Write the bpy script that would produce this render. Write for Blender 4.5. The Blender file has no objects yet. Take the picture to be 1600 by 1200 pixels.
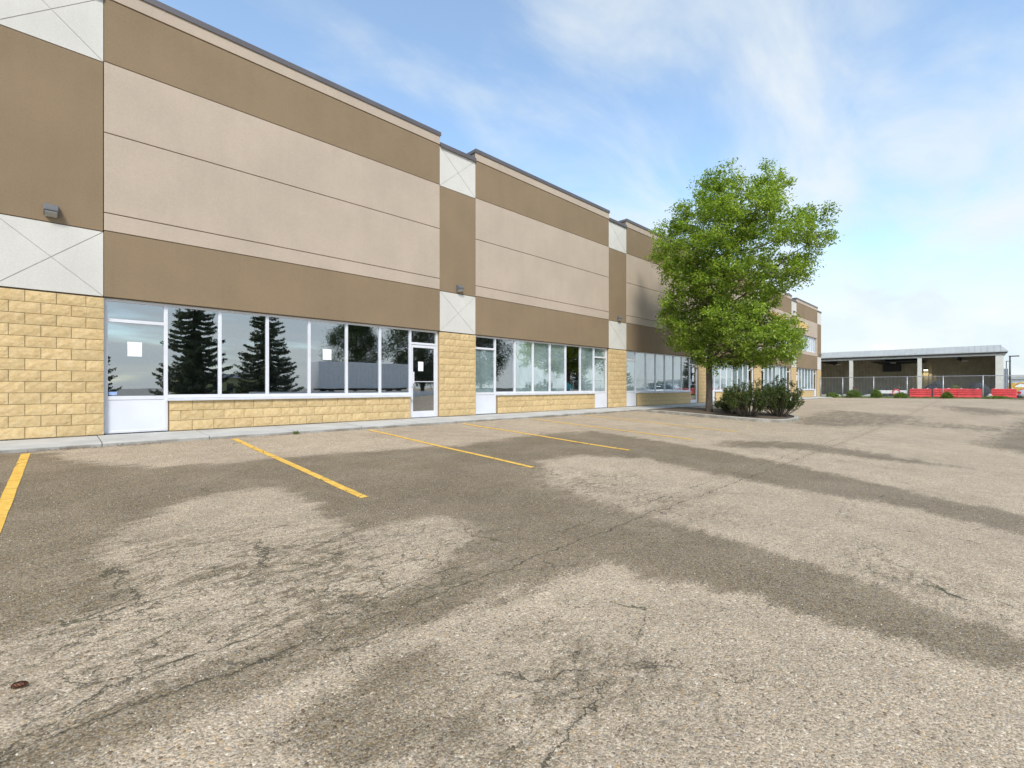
import bpy, bmesh, math, random
import numpy as np
from mathutils import Vector, Matrix
random.seed(7); rng = np.random.default_rng(11)
S = bpy.context.scene; COL = S.collection
# ------------------------------------------------------------------ camera, sky, sun, exposure
ANG = math.radians(45.46)                      # facade runs along +X, lot side is -Y
CA, SA = math.cos(ANG), math.sin(ANG)
EYE = 0.919
cam = bpy.data.cameras.new('camera'); camo = bpy.data.objects.new('camera', cam); COL.objects.link(camo)
camo.location = (0, 0, EYE); camo.rotation_euler = (math.radians(90), 0, ANG - math.pi/2)
cam.lens = 735.64/1600*36; cam.sensor_width = 36; cam.shift_y = 5.1/1600
cam.clip_start = .05; cam.clip_end = 5000
S.camera = camo
SUN_DIR = Vector((-.50, -.62, .80)).normalized()      # towards the sun
SUN_EL = math.asin(SUN_DIR.z); SUN_AZ = math.atan2(SUN_DIR.x, SUN_DIR.y)
W = bpy.data.worlds.new('World'); S.world = W; W.use_nodes = True
def world():
    nt = W.node_tree; N = nt.nodes; L = nt.links; N.clear()
    out = N.new('ShaderNodeOutputWorld'); bg = N.new('ShaderNodeBackground'); L.new(bg.outputs[0], out.inputs[0])
    bg.inputs[1].default_value = .10
    sky = N.new('ShaderNodeTexSky'); sky.sky_type = 'NISHITA'; sky.sun_disc = False
    sky.sun_elevation = SUN_EL; sky.sun_rotation = SUN_AZ; sky.dust_density = .6; sky.air_density = 1.0; sky.ozone_density = 2.0
    tc = N.new('ShaderNodeTexCoord'); sep = N.new('ShaderNodeSeparateXYZ'); L.new(tc.outputs['Generated'], sep.inputs[0])
    def m(op, a, b=None, c=None, clamp=False):
        n = N.new('ShaderNodeMath'); n.operation = op; n.use_clamp = clamp
        for i, v in enumerate((a, b, c)):
            if v is None: continue
            if isinstance(v, (int, float)): n.inputs[i].default_value = v
            else: L.new(v, n.inputs[i])
        return n.outputs[0]
    z = m('MAXIMUM', sep.outputs[2], 0.0)
    den = m('ADD', z, .22)
    px = m('DIVIDE', sep.outputs[0], den); py = m('DIVIDE', sep.outputs[1], den)
    cmb = N.new('ShaderNodeCombineXYZ'); L.new(px, cmb.inputs[0]); L.new(py, cmb.inputs[1])
    def noise(scale, rot, sc, det, rough, dist, off=(0, 0, 0)):
        mp = N.new('ShaderNodeMapping'); L.new(cmb.outputs[0], mp.inputs[0])
        mp.inputs['Rotation'].default_value = (0, 0, rot); mp.inputs['Scale'].default_value = sc; mp.inputs['Location'].default_value = off
        n = N.new('ShaderNodeTexNoise'); L.new(mp.outputs[0], n.inputs[0])
        n.inputs['Scale'].default_value = scale; n.inputs['Detail'].default_value = det
        n.inputs['Roughness'].default_value = rough; n.inputs['Distortion'].default_value = dist
        return n.outputs[0]
    n1 = noise(.8, math.radians(20), (1.0, 1.7, 1), 3, .5, .3, (3.1, 1.9, 0))
    n2 = noise(1.5, math.radians(12), (1, 2.0, 1), 8, .56, .35, (1.7, 4.2, 0))
    # veil thicker towards the horizon
    hz = m('SUBTRACT', 1.0, m('MULTIPLY', z, 1.5), clamp=True)
    hz2 = m('POWER', hz, 2.0)
    v = m('ADD', m('MULTIPLY', n1, 1.2), m('MULTIPLY', n2, 1.5))
    v = m('ADD', v, m('MULTIPLY', hz2, .72))
    v = m('ADD', v, m('MULTIPLY', sep.outputs[0], .12))
    mr = N.new('ShaderNodeMapRange'); mr.interpolation_type = 'SMOOTHSTEP'; L.new(v, mr.inputs[0])
    mr.inputs[1].default_value = 1.28; mr.inputs[2].default_value = 1.98; mr.inputs[3].default_value = .12; mr.inputs[4].default_value = .93
    # underside shading of the cloud sheet
    n3 = noise(1.2, .5, (1, 1.6, 1), 6, .55, .4, (7, 3, 0))
    cr = N.new('ShaderNodeValToRGB'); L.new(n3, cr.inputs[0])
    cr.color_ramp.elements[0].position = .3; cr.color_ramp.elements[0].color = (3.1, 3.5, 3.8, 1)
    cr.color_ramp.elements[1].position = .62; cr.color_ramp.elements[1].color = (3.7, 3.9, 3.92, 1)
    mx = N.new('ShaderNodeMix'); mx.data_type = 'RGBA'
    L.new(mr.outputs[0], mx.inputs[0]); L.new(cr.outputs[0], mx.inputs[7])
    # clean-sky tint
    tint = N.new('ShaderNodeMix'); tint.data_type = 'RGBA'; tint.blend_type = 'MULTIPLY'; tint.inputs[0].default_value = 1
    L.new(sky.outputs[0], tint.inputs[6]); tint.inputs[7].default_value = (1.16, 1.26, 1.22, 1)
    L.new(tint.outputs[2], mx.inputs[6])
    L.new(mx.outputs[2], bg.inputs[0])
world()
sl_ = bpy.data.lights.new('sun', 'SUN'); sl_.energy = 1.5; sl_.angle = math.radians(14); sl_.color = (1, .95, .87)
so = bpy.data.objects.new('sun', sl_); COL.objects.link(so); so.rotation_euler = SUN_DIR.to_track_quat('Z', 'Y').to_euler()
S.view_settings.view_transform = 'Standard'; S.view_settings.look = 'None'; S.view_settings.gamma = 1; S.view_settings.use_curve_mapping = False
S.view_settings.exposure = 1.3
S.cycles.max_bounces = 8; S.cycles.diffuse_bounces = 3; S.cycles.transparent_max_bounces = 8

# ------------------------------------------------------------------ helpers
def tag(o, label=None, cat=None, group=None, kind=None):
    if label: o['label'] = label
    if cat: o['category'] = cat
    if group: o['group'] = group
    if kind: o['kind'] = kind
    return o
def empty(name, loc=(0, 0, 0), rz=0):
    o = bpy.data.objects.new(name, None); COL.objects.link(o); o.location = loc; o.rotation_euler = (0, 0, rz); o.empty_display_size = .2
    return o
class MB:
    """collects faces, builds one mesh"""
    def __init__(s): s.v = []; s.f = []; s.mi = []
    def add(s, vs, fs, mi=0):
        n = len(s.v); s.v.extend([tuple(v) for v in vs]); s.f.extend([tuple(i+n for i in f) for f in fs]); s.mi.extend([mi]*len(fs)); return s
    def box(s, x0, x1, y0, y1, z0, z1, mi=0):
        vs = [(x, y, z) for z in (z0, z1) for y in (y0, y1) for x in (x0, x1)]
        return s.add(vs, [(0, 2, 3, 1), (4, 5, 7, 6), (0, 1, 5, 4), (2, 6, 7, 3), (0, 4, 6, 2), (1, 3, 7, 5)], mi)
    def tube(s, pts, rad, n=8, cap=True, mi=0):
        pts = [Vector(p) for p in pts]; rad = rad if hasattr(rad, '__len__') else [rad]*len(pts)
        base = len(s.v); up = None
        for i, p in enumerate(pts):
            d = (pts[min(i+1, len(pts)-1)] - pts[max(i-1, 0)]).normalized()
            a = Vector((0, 0, 1)) if abs(d.z) < .9 else Vector((1, 0, 0))
            if up is not None: a = up
            u = (a - d*a.dot(d)).normalized(); w = d.cross(u); up = u
            for k in range(n):
                t = 2*math.pi*k/n; s.v.append(tuple(p + (u*math.cos(t) + w*math.sin(t))*rad[i]))
        for i in range(len(pts)-1):
            for k in range(n):
                a0 = base+i*n+k; a1 = base+i*n+(k+1) % n
                s.f.append((a0, a1, a1+n, a0+n)); s.mi.append(mi)
        if cap:
            s.f.append(tuple(base+k for k in range(n))[::-1]); s.f.append(tuple(base+(len(pts)-1)*n+k for k in range(n))); s.mi += [mi, mi]
        return s
    def prism(s, prof, axis, a0, a1, mi=0):
        """prof: 2-D outline, extruded along axis 'x','y' or 'z'"""
        n = len(prof)
        def P(p, a): return {'x': (a, p[0], p[1]), 'y': (p[0], a, p[1]), 'z': (p[0], p[1], a)}[axis]
        vs = [P(p, a0) for p in prof] + [P(p, a1) for p in prof]
        fs = [tuple(range(n)), tuple(range(2*n-1, n-1, -1))] + [(i, i+n, (i+1) % n+n, (i+1) % n) for i in range(n)]
        return s.add(vs, fs, mi)
    def mesh(s, name, mats, smooth=False, fix=True):
        me = bpy.data.meshes.new(name); me.from_pydata(s.v, [], s.f)
        if not isinstance(mats, (list, tuple)): mats = [mats]
        for m in mats: me.materials.append(m)
        if any(s.mi): me.polygons.foreach_set('material_index', s.mi)
        if fix and len(s.f) < 20000:
            b = bmesh.new(); b.from_mesh(me); bmesh.ops.recalc_face_normals(b, faces=b.faces); b.to_mesh(me); b.free()
        if smooth: me.polygons.foreach_set('use_smooth', [True]*len(me.polygons))
        me.update(); return me
    def build(s, name, mats, parent=None, smooth=False, bevel=0, fix=True):
        o = bpy.data.objects.new(name, s.mesh(name, mats, smooth, fix)); COL.objects.link(o)
        if parent is not None: o.parent = parent
        if bevel:
            b = o.modifiers.new('bevel', 'BEVEL'); b.width = bevel; b.segments = 2; b.limit_method = 'ANGLE'; b.angle_limit = math.radians(40)
        return o
def link(name, me, parent=None, loc=(0, 0, 0), rz=0):
    o = bpy.data.objects.new(name, me); COL.objects.link(o); o.location = loc
    if rz: o.rotation_euler = (0, 0, rz)
    if parent is not None: o.parent = parent
    return o
def copy_tree(o, parent=None):
    c = o.copy(); COL.objects.link(c); c.parent = parent
    for ch in list(o.children): copy_tree(ch, c)
    return c

# ------------------------------------------------------------------ materials
class NT:
    def __init__(s, name):
        s.m = bpy.data.materials.new(name); s.m.use_nodes = True; s.t = s.m.node_tree; s.N = s.t.nodes; s.L = s.t.links
        s.b = s.N['Principled BSDF']; s.out = s.N['Material Output']
        s.geo = s.N.new('ShaderNodeNewGeometry'); s.pos = s.geo.outputs['Position']
    def set(s, sock, v):
        if isinstance(v, bpy.types.NodeSocket): s.L.new(v, sock)
        else:
            if sock.type == 'RGBA' and len(v) == 3: v = (*v, 1)
            sock.default_value = v
    def math(s, op, a, b=None, c=None, clamp=False):
        n = s.N.new('ShaderNodeMath'); n.operation = op; n.use_clamp = clamp
        for i, v in enumerate((a, b, c)):
            if v is not None: s.set(n.inputs[i], v)
        return n.outputs[0]
    def mapp(s, src, scale=(1, 1, 1), loc=(0, 0, 0), rot=(0, 0, 0)):
        n = s.N.new('ShaderNodeMapping'); s.L.new(src, n.inputs[0]); n.inputs['Scale'].default_value = scale; n.inputs['Location'].default_value = loc; n.inputs['Rotation'].default_value = rot
        return n.outputs[0]
    def noise(s, src=None, scale=5, det=4, rough=.5, dist=0, col=False):
        n = s.N.new('ShaderNodeTexNoise'); s.L.new(src or s.pos, n.inputs[0]); n.inputs['Scale'].default_value = scale
        n.inputs['Detail'].default_value = det; n.inputs['Roughness'].default_value = rough; n.inputs['Distortion'].default_value = dist
        return n.outputs[1] if col else n.outputs[0]
    def vor(s, src=None, scale=5, feat='F1', out=0, rand=1):
        n = s.N.new('ShaderNodeTexVoronoi'); s.L.new(src or s.pos, n.inputs[0]); n.inputs['Scale'].default_value = scale; n.feature = feat
        n.inputs['Randomness'].default_value = rand
        return n.outputs[out]
    def range(s, v, a, b, c=0, d=1, smooth=True):
        n = s.N.new('ShaderNodeMapRange'); n.interpolation_type = 'SMOOTHSTEP' if smooth else 'LINEAR'
        s.set(n.inputs[0], v)
        for i, x in enumerate((a, b, c, d)): s.set(n.inputs[i+1], x)
        return n.outputs[0]
    def mix(s, f, a, b, blend='MIX'):
        n = s.N.new('ShaderNodeMix'); n.data_type = 'RGBA'; n.blend_type = blend
        s.set(n.inputs[0], f); s.set(n.inputs[6], a); s.set(n.inputs[7], b); return n.outputs[2]
    def ramp(s, v, stops, const=False):
        n = s.N.new('ShaderNodeValToRGB'); s.L.new(v, n.inputs[0]); r = n.color_ramp
        if const: r.interpolation = 'CONSTANT'
        while len(r.elements) < len(stops): r.elements.new(.5)
        for e, (p, c) in zip(r.elements, stops): e.position = p; e.color = (*c, 1)
        return n.outputs[0]
    def bump(s, h, strength=.3, dist=.01, normal=None):
        n = s.N.new('ShaderNodeBump'); n.inputs['Strength'].default_value = strength; n.inputs['Distance'].default_value = dist
        s.L.new(h, n.inputs['Height'])
        if normal is not None: s.L.new(normal, n.inputs['Normal'])
        return n.outputs[0]
    def fin(s, col=None, rough=None, nrm=None, metal=None, spec=None, **k):
        if col is not None: s.set(s.b.inputs['Base Color'], col)
        if rough is not None: s.set(s.b.inputs['Roughness'], rough)
        if nrm is not None: s.set(s.b.inputs['Normal'], nrm)
        if metal is not None: s.set(s.b.inputs['Metallic'], metal)
        if spec is not None: s.set(s.b.inputs['Specular IOR Level'], spec)
        return s.m
def plain(name, col, rough=.6, metal=0, var=.12, scale=6, bump=.0):
    n = NT(name); v = n.noise(scale=scale, det=5)
    f = n.range(v, .3, .7, 1-var, 1+var)
    c = n.mix(1.0, (*col,), n.mix(1.0, (1, 1, 1), f, 'MULTIPLY'), 'MULTIPLY')
    nr = n.bump(n.noise(scale=scale*20, det=3), bump, .004) if bump else None
    return n.fin(c, rough, nr, metal)
def stucco(name, col):
    n = NT(name)
    big = n.noise(scale=.7, det=5, rough=.6); streak = n.noise(n.mapp(n.pos, (3.2, 3.2, .22)), scale=1.6, det=5, rough=.65)
    fine = n.noise(scale=260, det=2); mid = n.noise(scale=38, det=4, rough=.7)
    f = n.math('ADD', n.range(big, .3, .7, -.05, .05), n.range(streak, .35, .7, -.013, .013))
    f = n.math('ADD', f, n.range(mid, .3, .7, -.045, .045)); f = n.math('ADD', f, n.range(fine, .3, .7, -.07, .07))
    f = n.math('ADD', f, 1.0)
    c = n.mix(1.0, col, n.mix(1.0, (1, 1, 1), f, 'MULTIPLY'), 'MULTIPLY')
    # dirt: few runs
    run = n.noise(n.mapp(n.pos, (5, 5, .12)), scale=2.3, det=3); rmask = n.range(run, .66, .80, 0, .10)
    c = n.mix(rmask, c, tuple(x*.62 for x in col))
    h = n.math('ADD', n.math('MULTIPLY', n.noise(scale=140, det=3, rough=.7), 1.0), n.math('MULTIPLY', mid, .6))
    return n.fin(c, .93, n.bump(h, .45, .006), spec=.2)
M = {}
M['stucco_light'] = stucco('stucco_light', (.455, .370, .290))
M['stucco_brown'] = stucco('stucco_brown', (.245, .178, .110))
M['stucco_white'] = stucco('stucco_white', (.60, .575, .525))
M['groove'] = plain('groove', (.17, .145, .11), .9); M['pale_groove'] = plain('pale_groove', (.46, .44, .39), .9)
M['coping'] = plain('coping', (.13, .115, .115), .45, .3, .08, 2)
def brick_mat():
    n = NT('split_face_block'); oi = n.N.new('ShaderNodeObjectInfo')
    c = n.ramp(n.noise(scale=14, det=6, rough=.7), [(.25, (.47, .325, .15)), (.5, (.57, .415, .21)), (.75, (.66, .51, .30))])
    f = n.range(oi.outputs['Random'], 0, 1, .93, 1.10, False)
    c = n.mix(1.0, c, n.mix(1.0, (1, 1, 1), f, 'MULTIPLY'), 'MULTIPLY')
    c = n.mix(n.range(n.noise(scale=90, det=4), .55, .75, 0, .4), c, (.30, .19, .075))
    low = n.range(n.N.new('ShaderNodeSeparateXYZ').outputs[0], 0, 1)
    h = n.math('ADD', n.noise(scale=22, det=7, rough=.75), n.math('MULTIPLY', n.noise(n.mapp(n.pos, (1, 1, 2.2), rot=(0, .35, 0)), scale=12, det=3), .8))
    return n.fin(c, .92, n.bump(h, .6, .010), spec=.2)
M['brick'] = brick_mat()
M['mortar'] = plain('mortar', (.30, .22, .12), .95, 0, .2, 30, .3)
M['frame'] = plain('white_aluminium', (.70, .70, .73), .38, .1, .04, 3)
M['panel'] = plain('white_infill_panel', (.66, .67, .71), .45, 0, .05, 1.2)
M['sill'] = plain('sill_metal', (.62, .62, .63), .42, .1, .06, 3)
def glass(name, tint=(.91, .935, .93), ior=5.0):
    n = NT(name); n.N.remove(n.b)
    tr = n.N.new('ShaderNodeBsdfTransparent'); tr.inputs[0].default_value = (*tint, 1)
    gl = n.N.new('ShaderNodeBsdfGlossy'); gl.inputs['Roughness'].default_value = 0.0; gl.inputs[0].default_value = (.92, .96, 1, 1)
    w = n.noise(n.mapp(n.pos, (1, 1, .6)), scale=1.3, det=1)
    b = n.bump(w, .05, .02); n.L.new(b, gl.inputs['Normal'])
    fr = n.N.new('ShaderNodeFresnel'); fr.inputs[0].default_value = ior
    mx = n.N.new('ShaderNodeMixShader'); n.L.new(n.math('MULTIPLY', fr.outputs[0], n.math('SUBTRACT', 1.0, n.geo.outputs['Backfacing'])), mx.inputs[0]); n.L.new(tr.outputs[0], mx.inputs[1]); n.L.new(gl.outputs[0], mx.inputs[2])
    n.L.new(mx.outputs[0], n.out.inputs[0]); return n.m
M['glass'] = glass('window_glass')
M['film'] = None
def film():
    n = NT('milky_window_film'); c = n.ramp(n.noise(n.mapp(n.pos, (1, 1, .8)), scale=1.6, det=5, rough=.6, dist=.4), [(.3, (.38, .46, .46)), (.55, (.60, .68, .68)), (.8, (.76, .81, .82))])
    return n.fin(c, .8)
M['film'] = film()
M['blind'] = plain('pale_blind', (.74, .77, .79), .7, 0, .1, 2)
M['paper'] = plain('white_paper', (.82, .83, .84), .8, 0, .03, 4)
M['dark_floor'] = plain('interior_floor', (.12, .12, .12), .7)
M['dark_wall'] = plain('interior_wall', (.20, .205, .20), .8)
M['metal'] = plain('galvanised_metal', (.42, .43, .44), .45, .5, .1, 8)
M['lamp_grey'] = plain('lamp_grey', (.15, .15, .155), .5, .2, .1, 8)
M['lens'] = plain('lamp_lens', (.35, .35, .33), .25)
M['black'] = plain('black_plastic', (.03, .03, .03), .5)
M['rubber'] = plain('tyre_rubber', (.025, .025, .025), .8)
def concrete(name, col, sc=1.0):
    n = NT(name)
    c = n.mix(n.range(n.noise(scale=1.1*sc, det=6, rough=.65), .35, .7), tuple(x*.86 for x in col), tuple(min(1, x*1.08) for x in col))
    c = n.mix(n.range(n.noise(scale=60, det=3), .5, .75, 0, .35), c, tuple(x*.72 for x in col))
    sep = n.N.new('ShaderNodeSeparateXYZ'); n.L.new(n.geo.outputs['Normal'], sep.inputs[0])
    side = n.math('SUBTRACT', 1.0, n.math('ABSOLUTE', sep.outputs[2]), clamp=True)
    side_tone = n.math('MULTIPLY', side, n.range(n.noise(n.mapp(n.pos, (1, 1, 1)), scale=3, det=5), .3, .7, .25, .8))  # upright faces mixed towards dark brown in random amounts
    c = n.mix(side_tone, c, (.16, .14, .11))
    return n.fin(c, .9, n.bump(n.noise(scale=120, det=4), .3, .004), spec=.2)
M['walk'] = concrete('walk_concrete', (.47, .455, .42))
M['kerb'] = concrete('kerb_concrete', (.40, .375, .325), 2)
def soil():
    n = NT('mulch_soil'); c = n.ramp(n.noise(scale=30, det=6, rough=.8), [(.3, (.05, .035, .022)), (.6, (.13, .095, .06)), (.8, (.2, .16, .11))])
    return n.fin(c, .95, n.bump(n.noise(scale=60, det=5), .8, .02))
M['soil'] = soil()

def asphalt():
    n = NT('worn_asphalt')
    at = n.N.new('ShaderNodeAttribute'); at.attribute_name = 'wear'; sx = n.N.new('ShaderNodeSeparateXYZ'); n.L.new(at.outputs['Vector'], sx.inputs[0])
    wet0, crk0, seam0 = sx.outputs[0], sx.outputs[1], sx.outputs[2]
    P = n.mapp(n.pos, (1, 1, 0))
    # aggregate: exposed pebbles of several colours in two sizes
    vc = n.vor(P, 82, 'F1', 1); vd = n.vor(P, 82, 'F1', 0)
    s1 = n.N.new('ShaderNodeSeparateColor'); n.L.new(vc, s1.inputs[0])
    peb = n.ramp(s1.outputs[0], [(0, (.17, .135, .095)), (.07, (.33, .275, .20)), (.3, (.44, .375, .285)), (.5, (.39, .33, .25)), (.64, (.49, .425, .33)), (.79, (.43, .32, .19)), (.86, (.38, .35, .31)), (.94, (.60, .55, .46))], True)
    vc2 = n.vor(P, 150, 'F1', 1); s2 = n.N.new('ShaderNodeSeparateColor'); n.L.new(vc2, s2.inputs[0])
    peb2 = n.ramp(s2.outputs[0], [(0, (.24, .20, .15)), (.25, (.38, .325, .245)), (.6, (.44, .38, .295)), (.85, (.53, .465, .37))], True)
    c = n.mix(n.range(s1.outputs[1], .35, .36), peb, peb2)
    big = n.noise(P, .35, 6, .6); mid = n.noise(P, 2.4, 6, .65)
    f = n.math('ADD', n.range(big, .3, .7, .90, 1.08), n.range(mid, .3, .7, -.09, .09))
    c = n.mix(1.0, c, n.mix(1.0, (1.085, 1.0, .905), f, 'MULTIPLY'), 'MULTIPLY')
    # small dark binder pits between pebbles
    pit = n.math('MULTIPLY', n.range(vd, .0075, .0125), 1.0)
    pitn = n.range(n.noise(P, 26, 4, .7), .44, .66)
    c = n.mix(n.math('MULTIPLY', pitn, .38), c, (.14, .12, .095))
    # anisotropic raggedness, long in the direction of the lanes
    A = n.mapp(n.pos, (.55, 1.7, 0))
    rag = n.math('ADD', n.math('MULTIPLY', n.math('SUBTRACT', n.noise(A, 2.4, 7, .8), .5), 2.3), n.math('MULTIPLY', n.math('SUBTRACT', n.noise(P, 60, 3, .8), .5), 1.9))
    wet = n.range(n.math('ADD', wet0, rag), .22, .62)
    wet = n.math('MULTIPLY', wet, n.range(wet0, .0, .3))
    wet = n.math('MULTIPLY', wet, n.range(n.noise(P, .9, 5, .65), .33, .62, .80, 1.0))
    wet = n.math('MULTIPLY', wet, n.math('SUBTRACT', 1.0, n.math('MULTIPLY', crk0, n.range(n.noise(A, 4.5, 6, .7), .48, .60, 0, .6))))
    # crack-guided damp patches in the crazed area
    rag2 = n.noise(n.mapp(n.pos, (1.0, 2.1, 0)), 5.0, 6, .78, .3)
    damp = n.math('MULTIPLY', n.range(n.math('ADD', rag2, n.math('MULTIPLY', n.math('SUBTRACT', n.noise(P, 1.1, 3), .5), .55)), .485, .60), n.math('MULTIPLY', crk0, .9))
    # random faint old stains
    st = n.range(n.noise(P, .9, 5, .6, 1.0), .62, .74, 0, .22)
    # cracks
    D = n.N.new('ShaderNodeVectorMath'); D.operation = 'MULTIPLY_ADD'
    nc = n.noise(P, 3.2, 6, .65, 0, True); n.L.new(nc, D.inputs[0]); D.inputs[1].default_value = (.55, .42, 0); n.L.new(P, D.inputs[2])
    def cracks(sc, w, gate_noise, lo, hi):
        e = n.vor(n.mapp(D.outputs[0], sc), 1.0, 'DISTANCE_TO_EDGE', 0)
        g = n.range(gate_noise, lo, hi)
        ww = n.math('MULTIPLY', g, w)
        return n.math('MULTIPLY', n.range(e, 0.0, n.math('ADD', ww, .0005), 1, 0), g)
    gate = n.noise(P, 1.3, 5, .6); gate = n.math('ADD', gate, n.math('MULTIPLY', crk0, .22))
    k1 = cracks((.62, 1.7, 1), .007, gate, .44, .66)
    k2 = cracks((1.9, 4.4, 1), .018, n.math('ADD', n.noise(P, 2.6, 5, .7), n.math('SUBTRACT', n.math('MULTIPLY', crk0, .34), .10)), .46, .70)
    k3 = cracks((5, 9, 1), .03, n.math('ADD', n.noise(P, 2.1, 5, .7), n.math('SUBTRACT', n.math('MULTIPLY', crk0, .30), .16)), .50, .72)
    k = n.math('MAXIMUM', k1, n.math('MAXIMUM', k2, n.math('MULTIPLY', k3, .8)))
    def fleck(sc, scale, w, gsc, lo, hi, boost):
        q = n.math('ABSOLUTE', n.math('SUBTRACT', n.noise(n.mapp(n.pos, sc), scale, 6, .68), .5))
        gg = n.range(n.math('ADD', n.noise(n.mapp(n.pos, (1, 1.5, 0)), gsc, 4, .7), n.math('MULTIPLY', crk0, boost)), lo, hi)
        return n.math('MULTIPLY', n.range(q, 0, n.math('ADD', n.math('MULTIPLY', gg, w), .0004), 1, 0), gg)
    k = n.math('MAXIMUM', k, fleck((1, 2.3, 0), 1.9, .011, 4.5, .56, .72, .13))
    k = n.math('MAXIMUM', k, n.math('MULTIPLY', fleck((1, 1.9, 0), 5.0, .022, 7.0, .60, .76, .14), .85))
    # long paving seam parallel to the kerb
    sp = n.N.new('ShaderNodeSeparateXYZ'); n.L.new(n.pos, sp.inputs[0])
    wob = n.math('MULTIPLY', n.math('SUBTRACT', n.noise(n.mapp(n.pos, (1, .0, 0)), 2.2, 7, .65), .5), .30)
    def seam(y0, w, lo, hi, off):
        dd = n.math('ABSOLUTE', n.math('SUBTRACT', n.math('ADD', sp.outputs[1], wob), y0))
        br = n.range(n.noise(n.mapp(n.pos, (1, .3, 0), (off, 0, 0)), 1.3, 6, .7), lo, hi)
        ww = n.math('MULTIPLY', n.range(n.noise(P, 9, 5, .75), .38, .68, .25, 2.1), w)
        return n.math('MULTIPLY', n.range(dd, 0, ww, 1, 0), br), dd
    a1, d1 = seam(2.66, .012, .32, .52, 0); a2, _ = seam(2.93, .010, .40, .55, 9); a3, _ = seam(5.35, .007, .5, .62, 19)
    k = n.math('MAXIMUM', k, n.math('MAXIMUM', a1, n.math('MAXIMUM', a2, a3)))
    halo = n.math('MULTIPLY', n.range(d1, 0, .22, 1, 0), n.math('MULTIPLY', n.range(rag2, .40, .56, .0, .95), n.range(sp.outputs[0], 3.5, 8, 1, .25)))
    dark = n.math('MAXIMUM', wet, n.math('MAXIMUM', damp, n.math('MAXIMUM', halo, st)))
    wc = n.mix(1.0, c, (.42, .388, .315), 'MULTIPLY')
    wc = n.mix(n.range(s1.outputs[1], .90, .91, 0, .7), wc, (.30, .225, .12)); wc = n.mix(n.range(s2.outputs[1], .80, .81, 0, .55), wc, (.30, .285, .25))
    c = n.mix(dark, c, wc)
    c = n.mix(n.math('MULTIPLY', k, .92), c, (.045, .04, .025))
    moss = n.math('MULTIPLY', k, n.range(n.noise(P, 1.7, 3), .55, .65, 0, .5)); c = n.mix(moss, c, (.07, .075, .025))
    r = n.range(dark, 0, 1, .93, .74)
    h = n.math('ADD', n.math('MULTIPLY', vd, -14), n.math('MULTIPLY', mid, .5)); h = n.math('SUBTRACT', h, n.math('MULTIPLY', k, 3.0))
    h = n.math('ADD', h, n.math('MULTIPLY', n.noise(P, 45, 4, .7), .9))
    return n.fin(c, r, n.bump(h, .30, .005), spec=.3)
M['asphalt'] = asphalt()
def paint():
    n = NT('yellow_road_paint'); P = n.mapp(n.pos, (1, 1, 0))
    c = n.mix(n.range(n.noise(P, 12, 6, .7), .35, .7), (.62, .35, .05), (.78, .50, .12))
    wear = n.range(n.noise(P, 40, 6, .75), .56, .68, 0, .8); c = n.mix(wear, c, (.25, .21, .13))
    crk = n.range(n.vor(n.mapp(n.pos, (1.2, 1.6, 0)), 1, 'DISTANCE_TO_EDGE', 0), 0, .01, 1, 0); c = n.mix(crk, c, (.08, .06, .03))
    return n.fin(c, .8, n.bump(n.noise(P, 90, 4), .5, .004), spec=.25)
M['paint'] = paint()
def leafmat(name, cols, trans=.35, spec=.35):
    n = NT(name); v = n.geo.outputs['Random Per Island']
    c = n.ramp(v, cols); big = n.noise(scale=.9, det=3); f = n.range(big, .3, .7, .82, 1.18)
    c = n.mix(1.0, c, n.mix(1.0, (1, 1, 1), f, 'MULTIPLY'), 'MULTIPLY')
    n.fin(c, .55, spec=spec)
    tl = n.N.new('ShaderNodeBsdfTranslucent'); n.L.new(n.mix(1.0, c, (1.3, 1.25, .5), 'MULTIPLY'), tl.inputs[0])
    mx = n.N.new('ShaderNodeMixShader'); mx.inputs[0].default_value = trans
    n.L.new(n.b.outputs[0], mx.inputs[1]); n.L.new(tl.outputs[0], mx.inputs[2]); n.L.new(mx.outputs[0], n.out.inputs[0]); return n.m
M['leaf'] = leafmat('ash_leaves', [(0, (.13, .215, .03)), (.4, (.205, .31, .042)), (.75, (.29, .395, .062)), (1, (.46, .54, .15))], .5)
M['leaf_shaded'] = leafmat('shaded_leaves', [(0, (.03, .055, .015)), (1, (.07, .11, .03))], .25)  # shade on the backlit crowns is put into this darker leaf colour
M['shrub'] = leafmat('shrub_needles', [(0, (.03, .055, .010)), (.5, (.055, .095, .015)), (.85, (.10, .14, .025)), (1, (.20, .13, .055))], .25)
M['needle'] = leafmat('spruce_needles', [(0, (.05, .08, .045)), (1, (.12, .155, .085))], .2)
M['weed'] = leafmat('roadside_weeds', [(0, (.07, .13, .02)), (.6, (.14, .23, .04)), (1, (.27, .33, .09))], .35)
def bark():
    n = NT('grey_brown_bark'); c = n.ramp(n.noise(n.mapp(n.pos, (1, 1, .25)), 26, 6, .7), [(.3, (.045, .035, .025)), (.55, (.12, .095, .07)), (.8, (.2, .17, .13))])
    return n.fin(c, .95, n.bump(n.noise(n.mapp(n.pos, (1, 1, .2)), 40, 5, .7), .9, .02))
M['bark'] = bark()
M['shed_wall'] = plain('olive_sheet_metal', (.56, .50, .345), .65, .0, .12, 1.5)
M['shed_roof'] = plain('pale_roof_metal', (.40, .40, .37), .5, .1, .06, 1)
M['shed_post'] = plain('cream_post', (.62, .60, .52), .6, 0, .06, 2)
M['red_plastic'] = plain('red_barrier_plastic', (.72, .05, .05), .5, 0, .15, 3)
M['white_paint'] = plain('white_paint', (.80, .81, .81), .5, 0, .05, 3)
M['yellow_machine'] = plain('yellow_machine_paint', (.55, .33, .04), .5, 0, .2, 3)
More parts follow.
